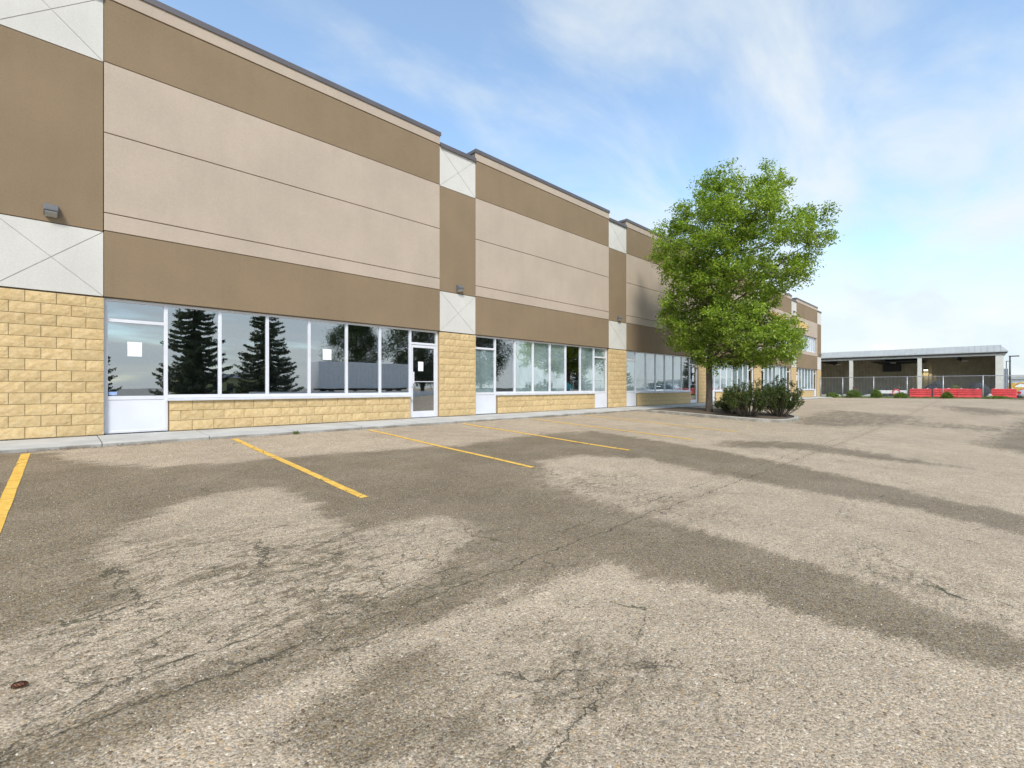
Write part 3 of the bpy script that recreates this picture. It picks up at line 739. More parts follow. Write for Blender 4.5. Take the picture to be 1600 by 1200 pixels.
# ------------------------------------------------------------------ vegetation
def numpy_mesh(name, co, faces, mat):
    """co (n,3), faces (m,4)"""
    me = bpy.data.meshes.new(name); k = faces.shape[1]
    me.vertices.add(len(co)); me.vertices.foreach_set('co', co.ravel().astype(np.float32))
    me.loops.add(faces.size); me.loops.foreach_set('vertex_index', faces.ravel().astype(np.int32))
    me.polygons.add(len(faces)); me.polygons.foreach_set('loop_start', np.arange(0, faces.size, k, dtype=np.int32))
    me.update(calc_edges=True); me.materials.append(mat); return me
def leaves(centres, length, width, droop=.35, up=.25, g=rng):
    """a bent pointed leaf (6 verts, 2 quads) per centre"""
    n = len(centres)
    th = g.uniform(0, 2*np.pi, n); el = g.normal(-droop, .45, n)
    d = np.stack([np.cos(th)*np.cos(el), np.sin(th)*np.cos(el), np.sin(el)], -1)
    nr = g.normal(0, 1, (n, 3)); nr[:, 2] = np.abs(nr[:, 2]) + up*3
    nr -= d*np.sum(nr*d, -1, keepdims=True); nr /= np.linalg.norm(nr, axis=-1, keepdims=True)
    w = np.cross(d, nr); L = (length*g.uniform(.65, 1.25, n))[:, None]; Wd = (width*g.uniform(.7, 1.2, n))[:, None]
    c = centres
    p = [c, c+d*L*.45+w*Wd*.5+nr*Wd*.12, c+d*L*.5, c+d*L*.45-w*Wd*.5+nr*Wd*.12, c+d*L-nr*L*.12]
    co = np.stack([p[0], p[1], p[4], p[3]], 1).reshape(-1, 3)
    f = np.arange(n*4).reshape(n, 4); return co, f
def main_tree():
    bx, by, bz = 19.8, 8.3, -.13
    # crown outline seen from the lot: height above ground -> extents to either side, along the viewing-plane direction
    R = Vector((SA, -CA)); F = Vector((CA, SA))
    prof = [(1.9, -.3, .6), (2.2, -.8, 2.9), (2.6, -1.2, 3.55), (3.1, -1.7, 3.6), (3.7, -2.0, 3.1), (4.2, -2.05, 2.35), (4.8, -1.95, 2.7), (5.4, -1.9, 3.8), (6.2, -2.1, 4.15), (7.0, -2.3, 4.25), (7.6, -2.1, 4.2), (8.2, -1.6, 3.9), (8.8, -1.05, 3.4), (9.3, -.4, 2.9), (9.9, .1, 2.7)]
    hs = [p[0] for p in prof]
    def ext(h): return .88*float(np.interp(h, hs, [p[1] for p in prof])), float(np.interp(h, hs, [p[2] for p in prof]))
    root = empty('broadleaf_tree', (bx, by, bz)); tag(root, 'leafy green ash tree in the planting bed beside the storefront', 'tree')
    r = random.Random(5)
    # limbs
    wood = MB(); trunk = MB()
    tr = [(0, 0, -.1), (.0, .0, .15), (.02, .0, 1.0), (.03, .02, 1.9), (.10, -.05, 2.9), (.28, -.22, 4.2), (.50, -.45, 5.8), (.72, -.66, 7.4), (.80, -.75, 8.5)]
    trunk.tube(tr, [.19, .145, .125, .12, .105, .085, .06, .035, .012], 12)
    def trunk_at(h):
        for a, b in zip(tr, tr[1:]):
            if a[2] <= h <= b[2]: return Vector(a).lerp(Vector(b), (h-a[2])/(b[2]-a[2]))
        return Vector(tr[-1])
    # clusters
    cl = []; tries = 0
    while len(cl) < 415 and tries < 60000:
        tries += 1
        h = r.uniform(2.0, 9.8); lo, hi = ext(h); t = r.random()
        # prefer the shell
        u = lo + (hi-lo)*t; mid = (lo+hi)/2; half = (hi-lo)/2
        dmax = half*.95*math.sqrt(max(0, 1-((u-mid)/half)**2)); v = r.uniform(-dmax, dmax)
        q = math.sqrt(((u-mid)/half)**2 + (v/max(half, .1))**2)
        if r.random() > .25 + .75*q**1.4: continue
        # thinner upper right
        if u > mid + .15*half and h > 4.4 and r.random() < .48: continue
        jit = r.uniform(-.1, .1)
        p = Vector((R.x*u+F.x*v, R.y*u+F.y*v, h+jit))
        if by + p.y > 11.6: continue
        if h > 8.5 + .25*math.sin(u*3) and min(abs(u-.55), abs(u-2.35)) > .5: continue
        if math.sin(u*2.1+.6)*math.sin(v*1.8+.4)*math.sin(h*1.9+.3) > .33: continue
        if h > 7.2 and u < -1.2 and r.random() < .4: continue
        if any((p-c).length < .37 for c in cl): continue
        cl.append(p)
    # scaffold limbs every so often, cluster twigs hang on their nearest limb
    limbs = []
    for k in range(26):
        h0 = 1.9 + 5.8*(k/26)**.9; tgt = max((c for c in r.sample(cl, 60) if c.z > h0+.2), key=lambda c: (c-trunk_at(h0)).xy.length*1.0 - abs(c.z-h0-1.2-.4*(c-trunk_at(h0)).xy.length)*1.2 - sum(3.0 for l in limbs[-5:] if (l[-1]-c).length < 2.2), default=None)
        if tgt is None: continue
        a = trunk_at(h0); b = tgt
        m1 = a.lerp(b, .35) + Vector((0, 0, -.05)) + Vector((r.uniform(-.15, .15), r.uniform(-.15, .15), 0)); m2 = a.lerp(b, .7) + Vector((r.uniform(-.15, .15), r.uniform(-.15, .15), .15))
        pts = [a, m1, m2, b]; wood.tube(pts, [.055-.0035*h0, .038-.002*h0, .024, .008], 6); limbs.append(pts)
    nodes = [p.lerp(q, t) for l in limbs for p, q in zip(l, l[1:]) for t in (.3, .65, 1)] + [trunk_at(h) for h in np.arange(2.4, 8.5, .35)]
    pts_all = []
    for c in cl:
        near = min(nodes, key=lambda n_: (n_-c).length + max(0, n_.z-c.z)*1.5)
        wood.tube([near, near.lerp(c, .5)+Vector((0, 0, -.04)), c], [.016, .010, .004], 4, cap=False)
        rad = r.uniform(.34, .62); n = int(225*(rad/.48)**2)
        # sub-sprays: leaves sit along short shoots
        sh = rng.normal(0, 1, (n, 3)); sh /= np.linalg.norm(sh, axis=1, keepdims=True); rr = rad*rng.uniform(.15, 1, n)**.6
        nsp = 11; ax = rng.normal(0, 1, (nsp, 3)); ax[:, 2] = ax[:, 2]*.6 + .25; ax /= np.linalg.norm(ax, axis=1, keepdims=True)
        pick = rng.integers(0, nsp, n); along = ax[pick]*rr[:, None]*1.15
        q = along + sh*rr[:, None]*.32; q[:, 2] *= .8
        pts_all.append(q + np.array(c))
    P_ = np.concatenate(pts_all)
    trunk.build('trunk', M['bark'], root, smooth=True); wood.build('branches', M['bark'], root, smooth=True, fix=False)
    co, f = leaves(P_, .135, .058, .25, .35)
    link('crown', numpy_mesh('crown', co, f, M['leaf']), root)
    print('leaves', len(P_))
main_tree()
def shrub(x, y, z, wx, wy, h, lab, seed, n_st=46):
    r = random.Random(seed); g = np.random.default_rng(seed); root = empty('evergreen_shrub', (x, y, z)); tag(root, lab, 'shrub', 'dark shrubs in the planting bed')
    st = MB(); pts = []
    for k in range(n_st):
        a = r.uniform(0, 2*math.pi); q = math.sqrt(r.random()); tx, ty = math.cos(a)*q*wx*.5, math.sin(a)*q*wy*.5
        th = h*(1-.45*q**2.5)*r.uniform(.72, 1.08); b = Vector((tx*.3, ty*.3, 0)); c = Vector((tx*.85, ty*.85, th*.55)); t = Vector((tx, ty, th))
        st.tube([b, c, t], [.014, .009, .004], 4, cap=False)
        for i in range(8):
            u = r.uniform(.25, 1); p = b.lerp(c, u*2) if u < .5 else c.lerp(t, u*2-1)
            d = Vector((r.gauss(0, .5)+tx*.25, r.gauss(0, .5)+ty*.25, .75)).normalized(); L = r.uniform(.12, .26)
            e = p + d*L; m_ = 36; tt = g.uniform(0, 1, m_)[:, None]
            pp = np.array(p)*(1-tt) + np.array(e)*tt + g.normal(0, .022, (m_, 3))
            pp = pp[pp[:, 2] > .02]; pts.append(pp)
    st.build('stems', M['bark'], root)
    co, f = leaves(np.concatenate(pts), .055, .026, -.5, .0, g); link('foliage', numpy_mesh('foliage', co, f, M['shrub']), root)
shrub(19.25, 6.55, -.20, 2.3, 1.8, 1.50, 'dark green spiky shrub in the planting bed nearer the tree trunk', 21, 60)
shrub(20.55, 5.85, -.22, 2.15, 1.6, 1.42, 'dark green spiky shrub at the outer end of the planting bed', 22, 60)
shrub(19.9, 7.3, -.20, 1.6, 1.4, .9, 'low dark shrub behind the two taller ones in the planting bed', 23, 30)
# spruces and broadleaf trees across the lot: seen in the window glass
def spruce_proto():
    root = empty('spruce_tree', (0, 0, 0)); r = random.Random(9); g = np.random.default_rng(9); H = 9.6
    m = MB(); m.tube([(0, 0, -.1), (0, 0, H*.5), (0, 0, H)], [.17, .10, .01], 8); m.build('trunk', M['bark'], root, smooth=True)
    pts = []; wd = MB()
    z = .7
    while z < H-.15:
        R_ = 2.75*(1-z/H)**.85 + .1; nb = 9 if z < 7 else 6
        for k in range(nb):
            a = r.uniform(0, 6.283); L = R_*r.uniform(.75, 1.08); ns = int(L*130)+12
            t = g.uniform(.08, 1, ns); sag = -.22*L*np.sin(t*2.4)+.10*L*t**3
            w = (1-t)*.34*L*.6+.06
            lat = g.uniform(-1, 1, ns)*w; rr = t*L
            x = math.cos(a)*rr - math.sin(a)*lat; y = math.sin(a)*rr + math.cos(a)*lat
            pts.append(np.stack([x, y, z + sag - .10*np.abs(lat) + g.normal(0, .035, ns)], -1))
            wd.tube([(0, 0, z), (math.cos(a)*L*.5, math.sin(a)*L*.5, z-.18*L), (math.cos(a)*L*.95, math.sin(a)*L*.95, z-.07*L)], [.025, .015, .004], 4, cap=False)
        z += r.uniform(.26, .36)
    wd.build('branches', M['bark'], root)
    co, f = leaves(np.concatenate(pts), .15, .075, .5, -.2, g); link('crown', numpy_mesh('crown', co, f, M['needle']), root)
    return root
sp = spruce_proto()
spl = [(1.6, -27, .80), (9.5, -27, 1.02), (15.8, -27.5, .99), (66.9, -27, .78), (80, -27, .86), (109, -26, .9)]
spn = ['spruce reflected at the left edge of the leftmost window', 'large spruce reflected in the second and third window panes', 'spruce reflected around the fourth window pane',
       'spruce reflected in the dark pane of the second window row', 'spruce reflected at the left of the third window row', 'spruce reflected beside the third row\'s glass door']
for i, (x, y, s_) in enumerate(spl):
    o = sp if i == 0 else copy_tree(sp); o.location = (x, y, -.5); o.scale = (s_*1.3, s_*1.3, s_*1.25); o.rotation_euler.z = i*1.7; tag(o, spn[i], 'tree', 'spruces across the lot')
def round_tree():
    root = empty('round_tree'); r = random.Random(4); g = np.random.default_rng(4); m = MB()
    m.tube([(0, 0, -.2), (.05, 0, 2.4), (.2, .1, 6), (.2, 0, 9)], [.22, .16, .09, .02], 8); pts = []
    wd = MB()
    for k in range(240):
        h = r.uniform(1.8, 10.3); q = math.sin(min(1, max(0, (h-1.2)/9.4))*math.pi)**.6*3.7*math.sqrt(r.random()); a = r.uniform(0, 6.28)
        c = Vector((math.cos(a)*q, math.sin(a)*q, h)); wd.tube([(0.1, 0, max(1.6, h-1.4)), c], [.03, .006], 4, cap=False)
        pts.append(np.array(c) + g.normal(0, .38, (150, 3)))
    m.build('trunk', M['bark'], root); wd.build('branches', M['bark'], root)
    co, f = leaves(np.concatenate(pts), .2, .1, .3, .2, g); link('crown', numpy_mesh('crown', co, f, M['leaf_shaded']), root); return root
rt = round_tree()
for i, (x, y, s_, lab) in enumerate([(27.5, -32, .95, 'round leafy tree reflected left of the glass door'), (35.5, -29, 1.3, 'tall leafy tree reflected in the glass door'), (45, -28, 1.2, 'leafy tree reflected in the second window row')]):
    o = rt if i == 0 else copy_tree(rt); o.location = (x, y, -.5); o.scale = (s_,)*3; o.rotation_euler.z = i*2.1; tag(o, lab, 'tree', 'leafy trees across the lot')
# ------------------------------------------------------------------ across the lot, seen in the glass
def trailer():
    root = empty('semi_trailer', (25, -26, -.35)); tag(root, 'grey box semi trailer reflected in the window panes beside the door', 'trailer')
    m = MB(); m.box(-5, 6.2, -1.25, 1.25, 1.15, 4.0); m.build('box_body', M['white_paint'], root, bevel=.04)
    m = MB()
    for i in range(22): m.box(-4.9+i*.5, -4.87+i*.5, 1.251, 1.275, 1.2, 3.95)
    m.build('side_rib', M['white_paint'], root)['kind'] = 'stuff'
    for x in (3.2, 4.5, -3.6):
        for y in (-1.1, 1.1):
            m = MB(); m.tube([(x, y-.13, .5), (x, y+.13, .5)], .5, 20); m.build('wheel', M['rubber'], root)
    m = MB(); m.box(-4.8, 6, -.5, .5, .95, 1.14); m.build('chassis', M['black'], root)
trailer()
def lowwall():
    for i in range(7):
        m = MB(); m.prism([(-.3, 0), (-.3, .2), (-.12, .45), (-.1, .95), (.1, .95), (.12, .45), (.3, .2), (.3, 0)], 'x', -1.7, 1.7)
        o = m.build('concrete_barrier', M['white_paint']); o.location = (14.2+i*3.5, -21.5, -.45)
        tag(o, 'white concrete barrier across the lot, ' + ['first', 'second', 'third', 'fourth', 'fifth', 'sixth', 'last'][i] + ' from the spruce end of its row', 'barrier', 'white barriers across the lot')
lowwall()
def far_house():
    root = empty('yellow_building', (30, -110, -1)); tag(root, 'low yellow green building reflected behind the spruces', 'building')
    M['ywall'] = plain('olive_yellow_wall', (.30, .29, .13), .8)
    m = MB(); m.box(-9, 9, -4, 4, 0, 4.1); m.build('wall', M['ywall'], root)
    m = MB(); m.prism([(-4.5, 4.11), (4.5, 4.11), (0, 5.2)], 'x', -9.4, 9.4); m.build('roof', M['coping'], root)
    for k in range(6):
        m = MB(); m.box(-7.6+k*2.8, -6.2+k*2.8, 4.001, 4.03, 1.2, 2.8); m.build('window', M['car_glass'], root)
far_house()
m = MB()
# ------------------------------------------------------------------ fence
FX = 55.0
def fence():
    root = empty('chain_link_fence', (FX, 0, 0)); tag(root, 'galvanised chain link fence along the far edge of the lot', 'fence')
    ys = [11.9, 10.07, 7.66, 5.25, 2.86, .43]+[.43-2.42*i for i in range(1, 9)]
    top = 1.87
    pm = MB(); pm.tube([(0, 0, -.3), (0, 0, 2.0)], .038, 10); pm.tube([(0, 0, 2.0), (0, 0, 2.03)], .045, 10); pme = pm.mesh('post', M['metal'], True)
    for y in ys: o = link('post', pme, root, (0, y, -.12))
    m = MB(); m.tube([(0, ys[0], top), (0, ys[-1], top)], .026, 8); m.build('top_rail', M['metal'], root, smooth=True)
    m = MB(); z0, z1 = -.05, top; H = z1-z0; p = .075; th = .0016
    y = ys[-1]-H
    def strip(ya, za, yb, zb):
        m.add([(-.03-th, ya, za), (-.03+th, ya, za+th), (-.03, ya, za-th*1.4), (-.03-th, yb, zb), (-.03+th, yb, zb+th), (-.03, yb, zb-th*1.4)], [(0, 1, 4, 3), (1, 2, 5, 4), (2, 0, 3, 5)])
    while y < ys[0]:
        # wires at 45 degrees, both ways, clipped at the ends
        a = max(y, ys[-1]); b = min(y+H, ys[0])
        if b > a:
            strip(a, z0+(a-y), b, z0+(b-y)); strip(a, z1-(a-y), b, z1-(b-y))
        y += p
    m.build('wire_mesh', M['metal'], root, fix=False)['kind'] = 'stuff'
fence()
# ------------------------------------------------------------------ shed
def shed():
    x0, x1, ya, yb = 66.0, 74.0, -.75, 30.0
    root = empty('open_storage_shed', (x0, 0, 0)); tag(root, 'open fronted storage shed with pale roof and cream posts behind the fence', 'building')
    P = lambda mm, n, mat, **k: mm.build(n, M[mat], root, **k)
    m = MB(); m.box(x1-x0, x1-x0+.2, ya, yb, -.3, 4.6)
    P(m, 'back_wall', 'shed_wall')
    m = MB(); y = ya+.1
    while y < yb: m.box(x1-x0-.14, x1-x0-.001, y, y+.10, -.3, 4.6); y += .34
    P(m, 'wall_rib', 'shed_wall')['kind'] = 'stuff'
    m = MB(); m.box(-.1, x1-x0-.06, ya, ya+.12, -.3, 4.35); P(m, 'end_wall', 'shed_post')
    # roof: shallow front slope
    m = MB(); v = [(-.35, ya-.45, 4.42), (-.35, yb, 4.42), (1.2, yb, 5.12), (1.2, ya+.1, 5.12), (9, yb, 4.9), (9, ya+.1, 4.9), (-.35, ya-.45, 4.34), (-.35, yb, 4.34), (9, ya-.3, 4.34), (9, yb, 4.34)]
    m.add(v, [(0, 1, 2, 3), (3, 2, 4, 5), (0, 6, 7, 1), (6, 8, 9, 7), (0, 3, 5, 8, 6)]); P(m, 'roof', 'shed_roof', fix=False)
    m = MB(); y = ya
    while y < yb: m.add([(-.36, y, 4.445), (-.36, y+.05, 4.445), (1.19, y+.05, 5.145), (1.19, y, 5.145)], [(0, 1, 2, 3)]); y += .45
    P(m, 'roof_seam', 'shed_roof', fix=False)['kind'] = 'stuff'
    m = MB(); m.box(-.12, .08, ya, yb, 4.02, 4.20); P(m, 'eave_beam', 'shed_post')
    m = MB(); m.box(-.30, -.14, ya-.4, yb, 4.22, 4.33); P(m, 'eave_gap_strip', 'black')  # black strip filling the dark gap under the fascia
    for y in (-.62, 5.28, 11.27, 17.3, 23.3):
        m = MB(); w = .28 if y < 0 else .17; m.box(-.15, .15, y-w, y+w, -.3, 4.02); P(m, 'post', 'shed_post', bevel=.01)
    for y in (2.4, 8.3, 14.2, 20):
        m = MB(); m.box(.1, 7.9, y-.08, y+.08, 3.85, 4.25); P(m, 'rafter', 'black')
    m = MB(); m.box(.6, 7.9, 5.4, 9.6, 3.78, 3.84); P(m, 'ceiling_patch', 'dark_tarp')
    m = MB(); m.box(7.2, 7.9, 7.6, 9.3, 2.85, 3.75); P(m, 'heater', 'black')
    lampm = NT('lit_lamp_tube'); lampm.b.inputs['Emission Color'].default_value = (1, .9, .7, 1); lampm.b.inputs['Emission Strength'].default_value = 1.6; lampm = lampm.m
    for y in (13.2, 7.9, 1.9):
        m = MB(); m.box(3.6, 3.8, y-.25, y+.25, 3.70, 3.76); o = m.build('strip_light', M['white_paint'], root)
    m = MB(); m.box(7.6, 7.9, 5.2, 5.5, 3.0, 3.12); P(m, 'lamp_hood', 'black')
    m = MB(); m.box(7.62, 7.85, 5.18, 5.52, 2.90, 2.995); m.build('lit_lamp', lampm, root)
    l = bpy.data.lights.new('lamp_glow', 'SPOT'); l.energy = 14; l.color = (1, .85, .55); l.spot_size = 2.2; l.shadow_soft_size = .1; lo = bpy.data.objects.new('lamp_glow', l); COL.objects.link(lo); lo.parent = root; lo.location = (7.4, 5.35, 2.88)
shed()
# ------------------------------------------------------------------ barriers
def barrier_proto():
    root = empty('water_barrier'); L, h = 1.52, .84
    prof = [(-.24, 0), (-.24, .16), (-.17, .24), (-.14, .30), (-.17, .35), (-.17, .42), (-.13, .46), (-.16, .51), (-.16, .58), (-.12, .62), (-.15, .67), (-.15, h-.04), (-.12, h), (.12, h), (.15, h-.04), (.15, .67), (.12, .62), (.16, .58), (.16, .51), (.13, .46), (.17, .42), (.17, .35), (.14, .30), (.17, .24), (.24, .16), (.24, 0)]
    m = MB(); m.prism(prof, 'y', -L/2+.05, L/2-.05); m.build('shell', M['red_plastic'], root, bevel=.008)
    for y in (-.42, .42):
        m = MB(); m.box(-.252, -.235, y-.13, y+.13, .05, .13); m.build('fork_slot', M['black'], root)
    for y in (-.5, .5):
        m = MB(); m.tube([(0, y, h), (0, y, h+.05)], .05, 10); m.build('filler_cap', M['white_paint'], root)
    for s_ in (-1, 1):
        m = MB(); m.prism([(-.07, .05), (-.07, .80), (.07, .80), (.07, .05)], 'y', s_*(L/2-.051), s_*L/2); m.build('end_lug', M['red_plastic'], root)
    return root
bp = barrier_proto()
bl = [(55.7, 4.42, -.05, 0, 1, 'red water filled barrier at the left end of the row, under the shed post'), (56.0, 2.95, -.04, .06, .85, 'red barrier second in the row behind a fence post'), (56.6, 2.2, -.04, 0, .85, 'red barrier partly hidden by the green weed clump'),
      (55.7, 1.25, -.05, 0, 1, 'red barrier right of the weed clump, before the last fence post'), (57.5, -.78, -.05, -.10, 1.0, 'red barrier standing back under the shed\'s corner post'), (57.6, -2.5, -.05, .08, 1.0, 'red barrier at the right edge behind the car'), (57.6, -4.3, -.05, 0, 1.05, 'red barrier beyond the right edge car')]
for i, (x, y, z, rz, s_, lab) in enumerate(bl):
    o = bp if i == 0 else copy_tree(bp); o.location = (x, y, z); o.rotation_euler.z = rz; o.scale = (1, s_, 1); tag(o, lab, 'barrier', 'red plastic barriers behind the fence')
# mounds, boulders, odds and ends under the shed
def blob(name, x, y, z, rx, ry, rz, mat, lab, cat, seed, grp=None, rough=.18, sub=3):
    b = bmesh.new(); bmesh.ops.create_icosphere(b, subdivisions=sub, radius=1); r = random.Random(seed); ph = [r.uniform(0, 6) for _ in range(6)]
    for v in b.verts:
        c = v.co.copy(); k = 1 + rough*(math.sin(c.x*3+ph[0])*math.cos(c.y*2.5+ph[1]) + .6*math.sin(c.z*5+ph[2]+c.x*4)+.4*math.sin(c.y*9+ph[3])*math.cos(c.x*8+ph[4]))
        v.co = Vector((c.x*k*rx, c.y*k*ry, c.z*k*rz))
    me = bpy.data.meshes.new(name); b.to_mesh(me); b.free(); me.materials.append(M[mat]); me.polygons.foreach_set('use_smooth', [True]*len(me.polygons))
    o = link(name, me, None, (x, y, z)); tag(o, lab, cat, grp); return o
def mound(y, x, pts, lab):
    m = MB(); n = len(pts); vs = []
    for j, (fx, sc) in enumerate(((-1.0, .0), (-.6, .7), (0, 1), (.7, .75), (1.2, .0))):
        for (yy, zz) in pts: vs.append((fx, yy*(.7+.3*sc), max(0, zz*sc + (.05*math.sin(yy*7+j*2) if sc > 0 else 0))))
    m.add(vs, [(j*n+i, j*n+i+1, (j+1)*n+i+1, (j+1)*n+i) for j in range(4) for i in range(n-1)])
    o = m.build('covered_pile', M['dark_tarp'], smooth=True); o.location = (x, y, -.15); tag(o, lab, 'pile')
mound(4.0, 61, [(1.3, 0), (1.0, .6), (.4, 1.15), (-.2, 1.55), (-.5, 1.75), (-.8, 1.45), (-1.1, .9), (-1.3, 0)], 'dark wedge shaped covered pile behind the first two red barriers')
mound(.7, 60, [(.9, 0), (.75, .9), (.45, 1.4), (0, 1.55), (-.4, 1.3), (-.7, .9), (-.95, 0)], 'dark round covered pile left of the shed corner post')
for i, (y, x, a, b_, h, lab) in enumerate([(10.9, 56.3, .4, .5, .24, 'pale boulder nearest the building corner'), (9.9, 56.2, .4, .55, .26, 'pale boulder left of the first bright bush'), (8.1, 56.2, .4, .75, .30, 'long pale boulder between the two bright bushes'), (11.9, 56.4, .35, .45, .24, 'pale boulder against the brick corner'),(.05, 56.4,.3,.22,.34,'pale boulder right of the last fence post'), (6.1, 56.4, .4, .4, .25, 'pale boulder under the white block')]):
    blob('boulder', x, y, -.05, a, b_, h, 'rock', lab, 'boulder', i, 'pale boulders behind the fence')
def clutter():
    r = empty('flatbed_cart', (57.5, 6.6, -.1)); tag(r, 'low white cart with grey fittings behind the fence', 'cart')
    m = MB(); m.box(-.5, .5, -1.1, 1.0, .42, .72); m.build('deck', M['white_paint'], r, bevel=.02)
    for y in (-.8, .7):
        m = MB(); m.tube([(-.45, y, .2), (-.35, y, .2)], .2, 14); m.build('wheel', M['rubber'], r)
    for y in (-.9, -.5, -.2, .1, .45, .85):
        m = MB(); m.tube([(0, y, .72), (0, y, 1.0)], .035, 8); m.tube([(0, y-.08, 1.0), (0, y+.08, 1.0)], .04, 8); m.build('stake', M['black'], r)
    m = MB(); pts = [(0, .25*math.cos(t), .45+.25*math.sin(t)) for t in np.linspace(0, 6.2, 20)]
    m.tube(pts, .06, 8); o = m.build('red_hose_coil', M['red_plastic'], smooth=True); o.location = (56.6, 6.2, 0); tag(o, 'small red hose coil hung beside the white cart', 'hose')
    m = MB(); m.box(-.22, .22, -.22, .22, 0, 1.15); m.box(-.25, .25, -.25, .25, 1.15, 1.2); o = m.build('brown_barrel', plain('rusty_brown', (.09, .05, .035), .8), bevel=.03); o.location = (62, 10.2, -.2); tag(o, 'dark brown bin beside the left shed post', 'bin')
clutter()
# weeds along the fence
def weed(x, y, z, w, h, lab, seed, n=1500, L=.12):
    g = np.random.default_rng(seed); root = empty('weed_clump', (x, y, z)); tag(root, lab, 'bush', 'green weed clumps along the fence')
    t = g.uniform(0, 2*np.pi, n); q = np.sqrt(g.uniform(0, 1, n)); hh = g.uniform(.02, 1, n)*(1-.6*q**2)*h
    c = np.stack([np.cos(t)*q*w*.5*.7, np.sin(t)*q*w*.5, hh], -1)
    co, f = leaves(c, L, L*.4, -.4, 0, g); link('foliage', numpy_mesh('foliage', co, f, M['weed']), root)
    m = MB()
    for i in range(8):
        a = g.uniform(0, 6.28); m.tube([(0, 0, 0), (math.cos(a)*w*.3, math.sin(a)*w*.3, h*.7)], [.012, .004], 4, cap=False)
    m.build('stems', M['bark'], root)
weed(54.9, 9.2, -.02, 1.15, .78, 'bright green bush beside the left shed post', 1); weed(54.9, 7.45, -.03, .85, .78, 'upright bright green bush next to a fence post', 2); weed(54.9, 5.7, -.05, 1.0, .52, 'low green bush left of the red barriers', 3)
weed(54.8, 2.6, -.05, .75, .6, 'green weed clump in front of the red barriers', 4); weed(58.4, 2.2, -.05, .9, 1.2, 'pale green bush poking above the red barriers', 5); weed(54.9, 10.9, -.02, 1.0, .4, 'low green clump by the building corner', 6)
weed(54.9, -.4, -.06, 1.6, .28, 'low dark green clump under the right fence post', 7)
weed(3.9, 10.74, -.115, .16, .07, 'tiny green weed growing at the kerb foot', 8, 90, .035)
g = np.random.default_rng(5); n = 16000
c = np.stack([FX + g.normal(.05, .28, n), g.uniform(-18, 11.9, n), g.uniform(-.13, .02, n)], -1)
co, f = leaves(c, .1, .02, -1.0, 0, g); o = link('grass_verge', numpy_mesh('grass_verge', co, f, M['weed'])); tag(o, 'thin strip of grass at the foot of the fence', 'grass', kind='stuff')
# leaf litter along the kerb
n = 2600; xs_ = g.uniform(-1, 17.5, n); keep = (np.sin(xs_*2.1)+np.sin(xs_*5.3+1))*.5 + g.normal(0, .5, n) > .1; xs_ = xs_[keep]; n = len(xs_)
ys_ = 10.79 - np.abs(g.normal(0, .06, n)); c = np.stack([xs_, ys_, gz(xs_, ys_) + g.uniform(.004, .02, n)], -1)
M['litter'] = leafmat('dry_leaf_litter', [(0, (.10, .06, .03)), (.6, (.22, .14, .08)), (1, (.35, .27, .17))], .1)
co, f = leaves(c, .028, .016, 0, 2, g); o = link('leaf_litter', numpy_mesh('leaf_litter', co, f, M['litter'])); tag(o, 'brown leaf litter gathered against the kerb', 'leaf litter', kind='stuff')
# loose grit on the asphalt
n = 9000; w_ = g.uniform(1.7, 9, n)**1.0; u_ = g.uniform(-1.1, 1.1, n); xs_ = CA*w_+SA*u_*w_; ys_ = SA*w_-CA*u_*w_; k_ = ys_ < 10.6; xs_, ys_ = xs_[k_], ys_[k_]; n = len(xs_)
zz = gz(xs_, ys_) + .006*np.sin(xs_*1.3+ys_*.7)*np.sin(ys_*1.1-xs_*.4)
tet = np.array([[1, 0, -.2], [-.5, .87, -.2], [-.5, -.87, -.2], [0, 0, .8]]); sz = g.uniform(.0025, .0065, n)
rot = g.uniform(0, 6.28, n); cs, sn = np.cos(rot), np.sin(rot)
V_ = tet[None]*sz[:, None, None]; Vx = V_[..., 0]*cs[:, None]-V_[..., 1]*sn[:, None]; Vy = V_[..., 0]*sn[:, None]+V_[..., 1]*cs[:, None]
V_ = np.stack([Vx+xs_[:, None], Vy+ys_[:, None], V_[..., 2]+zz[:, None]+.001], -1).reshape(-1, 3)
F_ = (np.arange(n)[:, None, None]*4 + np.array([[0, 1, 3], [1, 2, 3], [2, 0, 3]])[None]).reshape(-1, 3)
gm = NT('loose_grit'); gc = gm.ramp(gm.geo.outputs['Random Per Island'], [(0, (.12, .10, .08)), (.4, (.36, .32, .26)), (.8, (.46, .34, .2)), (1, (.65, .62, .56))]); gm.fin(gc, .8)
o = link('loose_grit', numpy_mesh('loose_grit', V_, F_, gm.m)); tag(o, 'loose grit scattered over the worn asphalt', 'grit', kind='stuff')
# crushed pine cone in the foreground
def cone():
    r = empty('pine_cone', (-.10, 3.16, float(gz(-.1, 3.16))+.012)); tag(r, 'crushed reddish brown pine cone on the asphalt, lower left', 'pine cone')
    mt = plain('cone_brown', (.20, .085, .045), .8, 0, .3, 60); m = MB(); q = random.Random(2)
    for i in range(70):
        t = i/70; a = i*2.4; R_ = .024*math.sin(math.pi*(t*.85+.1)); x = (t-.5)*.085
        y, z = math.cos(a)*R_, math.sin(a)*R_*.5; L = .012
        d = Vector((.5, math.cos(a), math.sin(a)*.6)).normalized(); w_ = Vector((0, -math.sin(a), math.cos(a)))*.007; p = Vector((x, y, z))
        m.add([p-w_*.5, p+w_*.5, p+d*L+w_, p+d*L-w_], [(0, 1, 2, 3)])
    m.build('scales', mt, r, fix=False); m = MB(); m.tube([(-.04, 0, 0), (0, 0, 0), (.04, 0, 0)], [.006, .013, .004], 8); m.build('core', mt, r); r.rotation_euler.z = -.6; r.scale = (.72, .72, .6)
cone()
